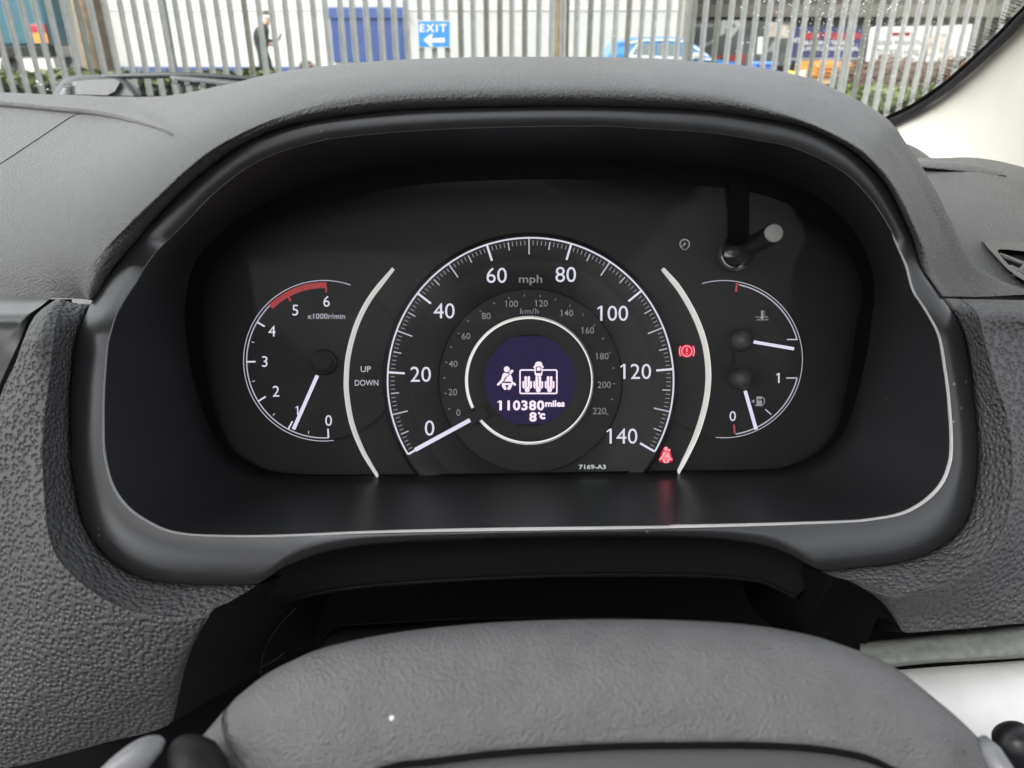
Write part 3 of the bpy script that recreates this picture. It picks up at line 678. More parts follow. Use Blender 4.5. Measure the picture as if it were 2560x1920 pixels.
fu.poly([(1889,991),(1903,991),(1903,998),(1889,998)]).poly([(1889,998),(1892,998),(1892,1014),(1889,1014)]).poly([(1892,1001),(1903,1001),(1903,1014),(1892,1014)]).poly([(1886,1012),(1905,1012),(1905,1015),(1886,1015)])
fu.line(1904, 993, 1909, 997, 2.4).line(1909, 997, 1909, 1008, 2.4).line(1909, 1008, 1905, 1011, 2.4)
fu.build('fuel_icon', M_MINOR, gau, .0014)
# tell-tales
cz = Flat().arc(1711, 611, 11, 13.2, -60, 240, 40).line(1711, 611, 1704, 617, 2.4).disc(1711, 610, 3, 10)
for a in range(-30, 211, 40): cz.tick(1711, 611, 8.5, 11, a, 1.8)
for x in (1704, 1709, 1714): cz.line(x, 624, x + 3, 624, 2.5)
cz.build('cruise_icon', M_MINOR, clu, .0008)
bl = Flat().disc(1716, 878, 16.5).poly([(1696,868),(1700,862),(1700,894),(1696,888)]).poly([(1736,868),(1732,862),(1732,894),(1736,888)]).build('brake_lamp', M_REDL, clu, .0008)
Flat().arc(1716, 878, 11.5, 14, 0, 360, 36).arc(1716, 878, 17.5, 20, 140, 220, 14).arc(1716, 878, 17.5, 20, -40, 40, 14).line(1716, 870, 1716, 880, 3).disc(1716, 884.5, 1.8, 10).build('brake_icon', M_REDI, bl, .0011)
def bz(x, y): return (1661 + (x - 607) / 5.184 * .70, 1136 + (y - 757) / 5.184 * .70)
bi = Flat()
def bzp(*p): return [bz(x, y) for x, y in p]
def beltman(fl, f, scale):
    fl.disc(*f(607, 640), 38 / 5.184 * scale, 16)
    for pts in (((555,700),(605,690),(562,800),(540,800),(535,770)),((605,690),(665,720),(680,760),(680,808),(562,800)),((655,650),(685,645),(694,665),(648,718),(628,700)),((540,765),(556,798),(500,852),(480,845),(482,830)),((676,792),(726,828),(724,845),(705,852),(660,816)),((540,815),(612,818),(612,840),(585,846),(604,880),(603,902),(575,905),(548,868)),((612,818),(682,820),(672,862),(645,905),(615,902),(614,880),(632,846),(612,840))):
        fl.poly([f(x, y) for x, y in pts])
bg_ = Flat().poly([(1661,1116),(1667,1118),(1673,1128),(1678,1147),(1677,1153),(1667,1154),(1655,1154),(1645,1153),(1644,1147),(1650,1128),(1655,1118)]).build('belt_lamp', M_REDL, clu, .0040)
beltman(bi, bz, .70); bi.build('belt_icon', M_REDI, bg_, .0043)
Flat().line(1667, 1126, 1654, 1142, 1.4).build('belt_icon_line', M_REDL, bg_, .0046)
# trip knob: a long peg through the lens, with its clear collar, its mirror image above put in as a black strip
k0, k1 = P(1832, 642, DF), P(1832, 642, DF) - FW * .068
k1 = CAM + (k0 - CAM) - FW * .066
knob = tube('trip_knob', [k0, k0.lerp(k1, .5), k0.lerp(k1, .985), k1], [.0048, .0048, .0047, .0042], M_KNOB, clu, 28, ref=UP)
tipp = [k1 + FW * .0009, k1 - FW * .0002, k1 - FW * .0007]
tube('knob_tip', tipp, [.0045, .0043, .0036], M_KNOBT, knob, 28, ref=UP)
cp = [P(1828, 640, DF) - FW * .004, P(1828, 640, DF) - FW * .010, P(1828, 640, DF) - FW * .0145]
tube('knob_collar', cp, [.0098, .0095, .0086], M_COLLAR, knob, 32, ref=UP)
gr = bmesh.new(); box_bm(gr, fp(1849, 525, .004), (.0108, .034, .008), Matrix.Rotation(-PITCH, 4, 'X') @ Matrix.Rotation(math.pi / 2, 4, 'X') @ Matrix.Rotation(-math.pi / 2, 4, 'X'), .0006)
gr.free()
Flat().poly([(1824,459),(1874,464),(1873,606),(1823,612)]).build('knob_reflection', M_VOID, clu, 0, place=lambda x, y, l: P(x, y, .382 + .036 * (y - 449) / 737 - .003), thick=.002)  # solid black strip drawn where the lens mirrors the knob
# clear lens in front of the dials
def dl(c): return .382 + .036 * (c[1] - 449) / 737      # the lens leans towards the driver at the top so that it mirrors the dark cabin
lens_l = [P(c[0], c[1], dl(c)) for c in LF]
wall_l = []
for b, c in zip(LI, LF):
    d0 = dz(b[1]) + .004; t_ = (dl(c) - d0) / (DF - d0); q = lerp2(inward(b, 5), c, t_); wall_l.append(P(q[0], q[1], dl(c)))
mesh('lens', lens_l, [tuple(range(NA))], M_LENS, clu)
grid('lens_rim', [lens_l, wall_l], M_VOID, clu, True, closed=True)

# ================================================================== STEERING WHEEL AND COLUMN
whl = empty('steering_wheel', P(1468, 2300, .20), 'dark grey leather steering wheel rim with a pale speck, in front of the cluster', 'steering wheel')
SIL = [(400,2010),(440,1925),(488,1861),(549,1788),(590,1743),(655,1692),(722,1657),(803,1624),(946,1592),(1088,1573),(1251,1559),(1468,1552),(1692,1554),(1883,1566),(2027,1590),(2123,1619),(2209,1652),(2267,1688),(2338,1745),(2405,1802),(2460,1860),(2510,1930),(2550,2010)]
sp = spline([(x, y, 0) for x, y in SIL], 5); ctr = []
for i, p in enumerate(sp):
    t = (sp[min(i + 1, len(sp) - 1)] - sp[max(i - 1, 0)]).normalized(); nx, ny = -t.y, t.x
    if ny < 0: nx, ny = -nx, -ny
    off = 250
    ctr.append(P(p.x + nx * off, p.y + ny * off, .197))
rim = tube('rim', ctr, .0258, M_WHEEL, whl, 48, ref=FW, cap=False, squash=.66)
# inner padded section below the seam
INN = [(820,1990),(966,1925),(1088,1908),(1251,1888),(1500,1872),(1692,1868),(1883,1868),(2050,1878),(2180,1905),(2280,1960)]
pst2 = [[P(x, y + 2, .186), P(x, y + 3, .1795), P(x, y + 9, .1765), P(x, y + 40, .1745), P(x, y + 150, .172), P(x, y + 260, .175)] for x, y in INN]
tube('rim_seam', spline([P(x, y - 2, .1785) for x, y in INN], 6), .0009, M_VOID, whl, 8)
loft('inner_pad', pst2, M_WHEEL2, whl, 6, 4)
# pale crumb on the rim
crumb = bmesh.new(); bmesh.ops.create_icosphere(crumb, subdivisions=2, radius=.00065)
rb = BVHTree.FromPolygons([v.co.copy() for v in rim.data.vertices], [tuple(p.vertices) for p in rim.data.polygons])
hit = rb.ray_cast(CAM, ray(980, 1795).normalized())[0] or P(980, 1795, .18)
for v in crumb.verts: v.co = v.co * (1 + random.uniform(-.15, .15)) + hit
cro = from_bm('crumb', crumb, mat('pale_crumb', (.85, .86, .8), .6, bump=('noise', 900, .2, .0002)), None, True)
tag(cro, 'tiny pale crumb lying on the steering wheel rim', 'crumb')
# spokes' bright trim at both sides
tube('spoke_trim', spline([P(255,1985,.172), P(310,1925,.173), P(360,1880,.1745), P(396,1858,.176), P(412,1852,.1765)], 5), [.0042 - .0038 * (i / 20) ** 2 for i in range(21)], M_SILVER, whl, 16, ref=FW, squash=.6)
tube('spoke_trim', [P(2455,1845,.186), P(2478,1880,.183), P(2505,1925,.18), P(2535,1990,.178)], [.0012, .0024, .0026, .0026], M_SILVER, whl, 14, ref=FW)
tube('thumb_grip', spline([P(432,1872,.180), P(455,1880,.179), P(485,1905,.178), P(510,1945,.177), P(530,2000,.176)], 4), [.0008 + .0052 * min(1, i / 8) ** .6 for i in range(17)], M_BLACK, whl, 14, ref=FW)
stalk = tube('indicator_stalk', [P(2650,2080,.27), P(2590,1960,.262), P(2540,1860,.258), P(2527,1836,.257), P(2520,1822,.2568)], [.0078, .0078, .0072, .0060, .0022], M_KNOB, None, 20, ref=FW)
tag(stalk, 'black rounded stalk end at lower right behind the wheel', 'stalk')
colm = empty('steering_column', P(1400, 1900, .33), 'shadowed black steering column cover behind the wheel rim', 'steering column')
sec = []
for x, y0 in ((800,1615),(840,1580),(930,1572),(1150,1560),(1400,1556),(1650,1560),(1850,1572),(1930,1600),(1960,1640)):
    sec.append([P(x, y0 - 14, .46), P(x, y0 - 6, .40), P(x, y0, .345), P(x, y0 + 24, .325), P(x, y0 + 220, .32)])
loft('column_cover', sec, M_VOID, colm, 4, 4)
wire = [P(x, y, .36) for x, y in ((740,1520),(700,1560),(668,1610),(655,1650),(650,1690))]
tube('cable', spline(wire, 5), .0006, M_BLACK, colm, 8)
wire = [P(x, y, .35) for x, y in ((712,1630),(690,1648),(664,1662),(650,1668))]
tube('cable', spline(wire, 5), .0006, M_BLACK, colm, 8)

# ================================================================== WINDSCREEN AND PILLAR
def scr(px, py):                          # point on the raked windscreen plane
    r = ray(px, py); # z = EYE-.08+(.85-y)*.583
    t = (EYE - .08 + .85 * .583 - CAM.z) / (r.z + .583 * r.y); return CAM + r * t
def scr_xy(x, y): return Vector((x, y, EYE - .08 + (.85 - y) * .583))
ws = empty('windscreen', scr_xy(-.3, .9), 'raked windscreen glass with dotted black border and rain specks', 'windscreen')
gx0, gx1, gy0, gy1 = -1.02, .43, .93, .22
g = [[scr_xy(gx0 + (gx1 - gx0) * i / 8, gy0 + (gy1 - gy0) * j / 6) for i in range(9)] for j in range(7)]
grid('glass', g, M_GLASS, ws, False)
SEAL = [(2150,345),(2208,311),(2294,269),(2381,208),(2490,108),(2560,35),(2640,-50),(2760,-190)]
FR = [(2125,322),(2182,288),(2268,246),(2352,188),(2458,92),(2530,18),(2610,-66),(2730,-206)]
grid('frit_band', [[scr(x, y) - Vector((0, .001, .002)) for x, y in SEAL], [scr(x + 10, y + 9) - Vector((0, .001, .002)) for x, y in FR]], M_FRIT, ws, False)
# dots: inner border of the frit, along the pillar and along the foot
dots_v, dots_f = [], []
def dot(c, r):
    n = len(dots_v); ex = Vector((1, 0, 0)); ey = Vector((0, 1, -.583)).normalized()
    for i in range(8): dots_v.append(c + r * (ex * math.cos(i * math.pi / 4) + ey * math.sin(i * math.pi / 4)))
    dots_f.append(tuple(range(n, n + 8)))
fs_ = spline([scr(x + 4, y + 4) for x, y in FR], 40)
acc = 0.0; row = 0
for i in range(1, len(fs_)):
    acc += (fs_[i] - fs_[i - 1]).length
    if acc > .0036:
        acc = 0; row += 1
        for q in range(4):
            c = fs_[i] + Vector((-.0030 * q - (.0 if row % 2 else .0015), -.0012 * q, .0007 * q)) - Vector((0, .001, .002)); dot(c, .00135 - .00022 * q)
yb = scr(120, 238).y
for k in range(150):
    x = -.60 + k * .0035
    for q in range(3):
        yy = yb + .010 - q * .0062; c = scr_xy(x + (.00175 if q % 2 else 0), yy) - Vector((0, .001, .002)); dot(c, .00155 - .0001 * q)
fo = mesh('frit_dots', dots_v, dots_f, M_FRIT, ws); fo['kind'] = 'stuff'
# rain specks
M_DROP = bpy.data.materials.new('water_specks'); M_DROP.use_nodes = True
_t = M_DROP.node_tree; _t.nodes.clear(); _o = _t.nodes.new('ShaderNodeOutputMaterial'); _a = _t.nodes.new('ShaderNodeBsdfTranslucent'); _b = _t.nodes.new('ShaderNodeBsdfGlossy'); _m = _t.nodes.new('ShaderNodeMixShader')
_a.inputs[0].default_value = (.7, .72, .72, 1); _b.inputs['Roughness'].default_value = .1; _m.inputs[0].default_value = .3
_t.links.new(_a.outputs[0], _m.inputs[1]); _t.links.new(_b.outputs[0], _m.inputs[2]); _t.links.new(_m.outputs[0], _o.inputs[0])
bm = bmesh.new()
def drop(c, r, st=1.0):
    ez = Vector((0, .583, 1)).normalized(); ex = Vector((1, 0, 0)); ey = ez.cross(ex)
    ring = [bm.verts.new(c + r * (ex * math.cos(i * math.pi / 3) + ey * math.sin(i * math.pi / 3) * st) + ez * .0008) for i in range(6)]
    top = bm.verts.new(c + ez * (r * .5 + .0008))
    for i in range(6): bm.faces.new((ring[i], ring[(i + 1) % 6], top))
for k in range(520):
    px = random.gauss(2130, 120); py = random.triangular(-40, 300, 60)
    if px > 2420 or px < 1830: continue
    if random.random() < .35: py = random.uniform(0, 100)
    drop(scr(px, py), random.choice((.0003, .00035, .0004, .0006)), random.choice((1, 1, 2.2)))
for px, py, r in ((93,206,.0016),(102,213,.0012),(119,225,.0010),(143,208,.0008),(1640,62,.0008),(1535,93,.0006),(1585,132,.0006),(1857,110,.0009),(1870,108,.0007),(1882,138,.0008),(1817,69,.0006),(830,85,.0006)): drop(scr(px, py), r, 1.3)
dr = from_bm('rain_specks', bm, M_DROP, ws, True); dr['kind'] = 'stuff'
# pillar trim
pil = empty('windscreen_pillar', scr(2250, 330), 'cream windscreen pillar trim with black seal at the upper right', 'pillar')
pc = []
SE2 = [(2110,368),(2150,345),(2208,313),(2294,271),(2381,211),(2490,112),(2560,40),(2640,-45),(2760,-185)]
for i, (x, y) in enumerate(SE2):
    a = scr(x, y)
    pc.append([a + Vector((.004, .01, 0)), a + Vector((.0, -.004, -.001)), a + Vector((.003, -.03, -.010)), a + Vector((.010, -.085, -.035)), a + Vector((.022, -.135, -.075)), a + Vector((.04, -.165, -.15)), a + Vector((.08, -.18, -.32))])
loft('pillar_trim', pc, M_CREAM, pil, 6, 5)
tube('seal', spline([scr(x - 9, y - 7) - Vector((0, .006, .002)) for x, y in SE2], 5), .0042, M_SEAL, pil, 10)
# wiper outside the glass
wip = empty('windscreen_wiper', P(240, 245, 1.0), 'black windscreen wiper with hooded pivot cap at the glass foot', 'wiper')
WD = .98
cap_o = [(127,245),(145,211),(166,195),(195,188),(246,187),(289,190),(317,196),(338,212),(352,232),(352,250)]
capst = []
for x, y in cap_o:
    capst.append([P(x, y + 8, WD + .07), P(x, y, WD + .03), P(x + (240 - x) * .06, y + (250 - y) * .10, WD + .004), P(x + (240 - x) * .14, y + (250 - y) * .3, WD - .006), P(x, 275, WD - .004)])
M_WIPE = mat('weathered_black_plastic', (.014, .017, .018), .42, bump=('noise', 200, .3, .0006), var=.15, vscale=80)
loft('pivot_cap', capst, M_WIPE, wip, 4, 3)
Flat().poly([(188,206),(215,199),(288,198),(300,205),(287,228),(268,238),(188,236)]).build('cap_panel', M_WIPE, wip, 0, place=lambda x, y, l: P(x, y, WD - .012), thick=.006)
for k in range(4): tube('cap_rib', [P(160 + k * 1.5, 211 + 7 * k, WD - .008), P(181, 210 + 7 * k, WD - .009)], .0011, M_WIPE, wip, 6)
tube('wiper_arm', spline([P(250,192,WD + .01), P(330,190,WD + .012), P(430,188,WD + .015), P(520,191,WD + .02), P(600,196,WD + .025), P(700,203,WD + .03)], 5), [.0030 + .0012 * math.sin(i / 26 * 3.1) for i in range(26)], M_WIPE, wip, 10)
tube('wiper_blade', spline([P(428,197,WD + .0), P(500,203,WD), P(582,211,WD), P(680,222,WD)], 6), .0050, M_WIPE, wip, 10)
for x, y in ((440,205),(470,209),(510,213),(550,216)): box('blade_clip', P(x, y, WD - .002), (.008, .006, .005), M_WIPE, wip, .0008)

# car shell that shades the dash: roof lining, doors, seats (out of frame, but they hold back the light)
def struct(name, *a, **k):
    o = box(name, *a, **k); o['kind'] = 'structure'; return o
struct('roof_lining', (-.30, .09, EYE + .25), (1.5, .38, .04), M_HEAD, bev=.01)
struct('roof_lining', (-.30, -1.50, EYE + .25), (1.5, .9, .04), M_HEAD, bev=.01)
struct('roof_lining', (-.70, -.63, EYE + .25), (.70, .82, .04), M_HEAD, bev=.01)  # leaves an added sunroof opening that lights the wheel and lower dash
struct('roof_lining', (.34, -.63, EYE + .25), (.22, .82, .04), M_HEAD, bev=.01)
struct('door_panel', (.50, -.35, EYE - .61), (.06, 1.6, .72), M_SEAT, bev=.02)
struct('door_panel', (-1.08, -.30, EYE - .50), (.06, 2.2, .72), M_SEAT, bev=.02)
struct('seat_back', (0, -.85, EYE - .42), (.50, .14, .70), M_SEAT, bev=.05)
struct('headrest', (0, -.86, EYE + .05), (.28, .10, .20), M_SEAT, bev=.04)
struct('seat_back', (-.72, -.85, EYE - .42), (.50, .14, .70), M_SEAT, bev=.05)
struct('rear_seat', (-.30, -1.75, EYE - .55), (1.4, .2, .85), M_SEAT, bev=.05)
struct('cabin_floor', (-.30, -.5, EYE - .90), (1.6, 2.8, .04), M_SEAT)
struct('car_bonnet', (-.30, 1.75, EYE - .42), (1.6, 1.5, .30), mat('dark_bonnet_paint', (.05, .05, .055), .3, coat=.6, bump=('noise', 60, .02, .001)), bev=.08)

# ================================================================== OUTSIDE
def gz(x, y):                             # the yard falls away to the right
    return -.30 * max(0, min(1, (x - 0.5) / 4)) if y > 10.5 else 0.0
M_TAR = mat('damp_tarmac', (.10, .10, .098), .8, bump=('noise', 30, .4, .01), var=.15, vscale=3)
M_YARD = mat('pale_concrete_yard', (.42, .39, .34), .9, bump=('noise', 20, .3, .01), var=.12, vscale=2)
gv, gf = [], []
NX, NY = 60, 60
for j in range(NY + 1):
    for i in range(NX + 1):
        x = -120 + 240 * i / NX; y = -20 + 220 * j / NY; gv.append((x, y, -.02 if not 10.5 < y < 60 else -.02 + gz(x, y)))
gf = [(j * (NX + 1) + i, j * (NX + 1) + i + 1, (j + 1) * (NX + 1) + i + 1, (j + 1) * (NX + 1) + i) for j in range(NY) for i in range(NX)]
grd = mesh('ground', gv, gf, M_TAR, None, True); grd['kind'] = 'structure'
yd = mesh('concrete_yard', [(-40, 14, .004), (-3, 14, .004), (-3, 40, .004), (-40, 40, .004)], [(0, 1, 2, 3)], M_YARD); yd['kind'] = 'structure'

# palisade fence
M_GALV = mat('galvanised_steel', (.24, .248, .237), .6, metal=.0, bump=('noise', 25, .2, .002), var=.14, vscale=9)
M_GALV2 = mat('weathered_steel', (.135, .139, .118), .65, metal=.0, bump=('noise', 25, .3, .002), var=.2, vscale=9)
_k0, _k1 = -26, 64
fa = Vector((-2.839 + .15 * _k0 * math.cos(.0664), 9.472 + .15 * _k0 * math.sin(.0664), 0)); fb = Vector((-2.839 + .15 * _k1 * math.cos(.0664), 9.472 + .15 * _k1 * math.sin(.0664), 0))
fdir = (fb - fa).normalized(); fn = Vector((-fdir.y, fdir.x, 0))
fence = empty('palisade_fence', fa.lerp(fb, .5), 'grey steel palisade fence of upright pales across the view', 'fence')
prof = [(-.033, .000), (-.026, .004), (-.014, -.012), (-.004, -.004), (.004, -.004), (.014, -.012), (.026, .004), (.033, .000)]
pv, pf = [], []
levels = [(.06, 1, 0), (2.2, 1, 0), (2.32, .7, .0), (2.42, .35, 0)]
for z, s, o_ in levels:
    for t in (0, .003):
        for u, v in prof: pv.append(fdir * u * s - fn * (v - t) * 1 + Vector((0, 0, z)))
k = len(prof)
for l in range(len(levels) - 1):
    for t in (0, 1):
        a = l * 2 * k + t * k; b = (l + 1) * 2 * k + t * k
        for i in range(k - 1):
            f = (a + i, a + i + 1, b + i + 1, b + i); pf.append(f[::-1] if t == 0 else f)
    a = l * 2 * k; b = (l + 1) * 2 * k
    pf.append((a, b, b + k, a + k)); pf.append((a + k - 1, a + 2 * k - 1, b + 2 * k - 1, b + k - 1))
pm = bpy.data.meshes.new('pale'); pm.from_pydata([tuple(v) for v in pv], [], pf); pm.update()
pmB = pm.copy(); pm.materials.append(M_GALV); pmB.materials.append(M_GALV2)
N = int((fb - fa).length / .15)
for i in range(N + 1):
    p = fa + fdir * (.15 * i)
    o = bpy.data.objects.new('pale', pm if random.random() > .22 else pmB); COL.objects.link(o)
    o.parent = fence; o.matrix_parent_inverse = Matrix.Translation(-fence.location); o.location = p + fn * random.uniform(-.004, .004) + Vector((0, 0, random.uniform(-.02, .02)))
    o.rotation_euler = (random.uniform(-.004, .004), random.uniform(-.006, .006), random.uniform(-.08, .08))
for z in (.30, 2.05):
    c = fa.lerp(fb, .5) + fn * .035 + Vector((0, 0, z)); L = (fb - fa).length
    box('rail', c, (L, .045, .045), M_GALV, fence, .004, Matrix.Rotation(math.atan2(fdir.y, fdir.x), 4, 'Z'))
for px in (415, 1722, 2132):
    r = ray(px, 100); r2 = Vector((r.x, r.y, 0)); 
    tt = ((fa - Vector((CAM.x, CAM.y, 0))).dot(fn)) / r2.dot(fn); c = Vector((CAM.x, CAM.y, 0)) + r2 * tt
    box('fence_post', c + fn * .10 + Vector((0, 0, 1.25)), (.055, .10, 2.5), M_GALV, fence, .006, Matrix.Rotation(math.atan2(fdir.y, fdir.x), 4, 'Z'))

def board_place(Y):
    return lambda x, y, l: atY(x, y, Y) - Vector((0, l, 0))
# EXIT sign fixed to the fence
xs = empty('exit_sign', atY(1085, 85, 9.6), 'blue EXIT sign with white left arrow on the fence', 'sign')
r = ray(1085, 85); YS = (fa.y + (fb.y - fa.y) * ((r.x * 9.6 / r.y - fa.x) / (fb.x - fa.x))) - .035
bp_ = board_place(YS)
Flat().poly([(1043,51),(1126,51),(1126,119),(1045,119)]).build('sign_border', mat('sign_white', (.5, .5, .5), .5, bump=('noise', 50, .05, .001)), xs, 0, bp_, thick=.004)
M_SBLUE = mat('sign_blue', (.022, .18, .44), .45, bump=('noise', 50, .05, .001), var=.04)
M_SWHT = mat('sign_white_print', (.55, .55, .54), .5, var=.02)
Flat().poly([(1045,53),(1124,53),(1124,117),(1047,117)]).build('sign_plate', M_SBLUE, xs, .003, bp_)
text('sign_text', 'EXIT', 1083, 70, 20, M_SWHT, xs, wd=67, bold=.022, lift=.006, place=bp_, spacing=1.25)
Flat().poly([(1058,100),(1079,84),(1083,86),(1077,96),(1112,95),(1112,106),(1077,106),(1083,115),(1079,117)]).build('sign_arrow', M_SWHT, xs, .006, bp_)

# white building with blue shutter and plinth
YB = 24.0
M_WWALL = mat('white_painted_cladding', (.43, .428, .415), .7, bump=('noise', 12, .15, .01), var=.05, vscale=1.5)
M_NAVY = mat('blue_paint', (.035, .065, .19), .55, bump=('noise', 20, .1, .003), var=.1, vscale=4)
bl_x0 = atY(112, 60, YB).x; bl_x1 = atY(1718, 60, YB).x
bw = empty('warehouse_building', (0, YB, 0), 'long white warehouse wall with blue shutter and blue plinth beyond the fence', 'building')
box('wall', ((bl_x0 + bl_x1) / 2, YB + 3, 2.75), (bl_x1 - bl_x0, 6, 5.5), M_WWALL, bw)
sx0, sx1 = atY(829, 80, YB).x, atY(1014, 80, YB).x; sz0, sz1 = atY(900, 156, YB).z, atY(900, 18, YB).z
sh = box('shutter', ((sx0 + sx1) / 2, YB - .03, (sz0 + sz1) / 2), (sx1 - sx0, .10, sz1 - sz0), M_NAVY, bw, .01)
zt = sz1 - .32
for k in range(18):
    z = sz0 + .04 + k * (zt - sz0 - .04) / 18
    box('shutter_slat', ((sx0 + sx1) / 2, YB - .085, z + .03), (sx1 - sx0 - .06, .02, .055), M_NAVY, sh, .006)
box('shutter_hood', ((sx0 + sx1) / 2, YB - .10, sz1 - .15), (sx1 - sx0 + .02, .10, .28), M_NAVY, sh, .02)
pz = atY(400, 167, YB).z
px0, px1 = atY(150, 170, YB).x, atY(760, 170, YB).x
box('plinth', ((px0 + px1) / 2, YB - .02, pz / 2), (px1 - px0, .06, pz), M_NAVY, bw, .005)
for zz in (atY(900, 24, YB).z, 3.2, 4.3): box('cladding_seam', ((bl_x0 + bl_x1) / 2, YB - .012, zz), (bl_x1 - bl_x0 - .1, .03, .03), mat('seam_grey', (.55, .54, .52), .7, bump=('noise', 20, .1, .002)), bw, .004)
dp = box('downpipe', (atY(1700, 60, YB).x, YB - .06, 2.6), (.16, .10, 5.2), mat('beige_pipe', (.55, .50, .42), .6, bump=('noise', 20, .1, .002)), bw, .02)

# grass bank and shrubs by the fence
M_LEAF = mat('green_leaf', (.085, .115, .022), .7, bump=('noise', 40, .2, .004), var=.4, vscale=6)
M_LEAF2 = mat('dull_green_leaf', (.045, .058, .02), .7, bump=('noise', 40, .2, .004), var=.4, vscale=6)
M_DEAD = mat('brown_twigs', (.12, .075, .05), .85, bump=('noise', 40, .3, .004), var=.35, vscale=7)
def leaves(name, x0, x1, y0, y1, zb, hf, n, m, parent, size=.05):
    vs, fs = [], []
    for _ in range(n):
        x = random.uniform(x0, x1); y = random.uniform(y0, y1); h = hf(x); z = zb(x) + h * (random.random() ** .7)
        a = random.uniform(0, 6.28); t = random.uniform(-1.0, 1.0); s = size * random.uniform(.6, 1.5)
        ex = Vector((math.cos(a), math.sin(a), t * .5)) * s; ey = Vector((-math.sin(a) * .4, math.cos(a) * .4, random.uniform(.3, 1))).normalized() * s * .6
        c = Vector((x, y, z)); k = len(vs); vs += [c - ex, c + ey * .8, c + ex, c - ey * .8]; fs.append((k, k + 1, k + 2, k + 3))
    return mesh(name, vs, fs, m, parent)
def wav(x, a, b, f): return a + b * (math.sin(x * f) + math.sin(x * f * 2.3 + 1)) * .5
hz_ = lambda py, Y: atY(1280, py, Y).z
hedge = empty('ivy_hedge', (-7.5, 11.2, 0), 'low green ivy hedge behind the fence at far left', 'hedge')
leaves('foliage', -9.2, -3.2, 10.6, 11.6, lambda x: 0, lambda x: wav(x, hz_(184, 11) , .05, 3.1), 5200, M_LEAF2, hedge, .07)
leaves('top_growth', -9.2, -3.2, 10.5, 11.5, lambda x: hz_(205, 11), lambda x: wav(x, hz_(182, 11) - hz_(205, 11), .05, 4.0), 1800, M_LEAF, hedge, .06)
box('hedge_core', (-6.2, 11.15, hz_(215, 11) / 2), (6.0, .7, hz_(215, 11)), mat('dark_soil', (.03, .03, .018), .9, bump=('noise', 20, .5, .02)), hedge)
verge = leaves('grass_verge', -3.4, 1.0, 20.5, 22.8, lambda x: 0, lambda x: .14, 1800, M_LEAF, None, .10); verge['kind'] = 'stuff'
dry = empty('dry_shrub', atY(765, 190, 22.5), 'small brown dry shrub against the white wall', 'shrub')
xa, xb = atY(735, 170, 22.5).x, atY(800, 170, 22.5).x
for k in range(70):
    a = Vector((random.uniform(xa + .25, xb - .25), 22.5 + random.uniform(-.15, .15), 0)); b = a + Vector((random.uniform(-.35, .35), random.uniform(-.2, .2), random.uniform(.3, .72)))
    if k < 12: tube('twig', [a, a.lerp(b, .5) + Vector((random.uniform(-.05, .05), 0, 0)), b], [.014, .010, .004], M_DEAD, dry, 5)
leaves('foliage', xa, xb, 22.2, 22.8, lambda x: .05, lambda x: .58 * max(.25, 1 - ((x - (xa + xb) / 2) / ((xb - xa) / 2)) ** 2), 420, M_DEAD, dry, .05)
dryr = empty('dry_hedge', atY(2230, 260, 14), 'brown leafless hedge below the white banner', 'hedge')
xa, xb = atY(2120, 200, 14).x, atY(2480, 200, 14).x
zt_ = hz_(158, 14)
leaves('foliage', xa, xb, 13.6, 14.8, lambda x: -.3, lambda x: wav(x, zt_ + .3, .12, 5.0), 15000, M_DEAD, dryr, .03)
for k in range(60):
    x = random.uniform(xa, xb); tube('twig', [(x, 14, -.3), (x + random.uniform(-.1, .1), 14 + random.uniform(-.2, .2), .4), (x + random.uniform(-.25, .25), 14 + random.uniform(-.3, .1), zt_ + random.uniform(-.15, .12))], [.014, .01, .003], M_DEAD, dryr, 5)
box('hedge_core', ((xa + xb) / 2, 14.35, zt_ / 2 - .25), (xb - xa, .5, zt_), mat('dark_twig_mass', (.055, .04, .03), .9, bump=('noise', 20, .5, .02)), dryr)
ivr = empty('green_shrub', atY(2200, 300, 11.6), 'green ivy shrub low behind the fence at right', 'shrub')
xa, xb = atY(2070, 260, 11.6).x, atY(2460, 260, 11.6).x
leaves('foliage', xa, xb, 11.2, 12.2, lambda x: -.2, lambda x: wav(x, hz_(222, 11.6) + .2, .06, 4.0), 8000, M_LEAF, ivr, .042)
box('shrub_core', ((xa + xb) / 2, 11.8, hz_(245, 11.6) / 2 - .1), (xb - xa - .2, .5, hz_(245, 11.6)), MATS['dark_soil'], ivr)

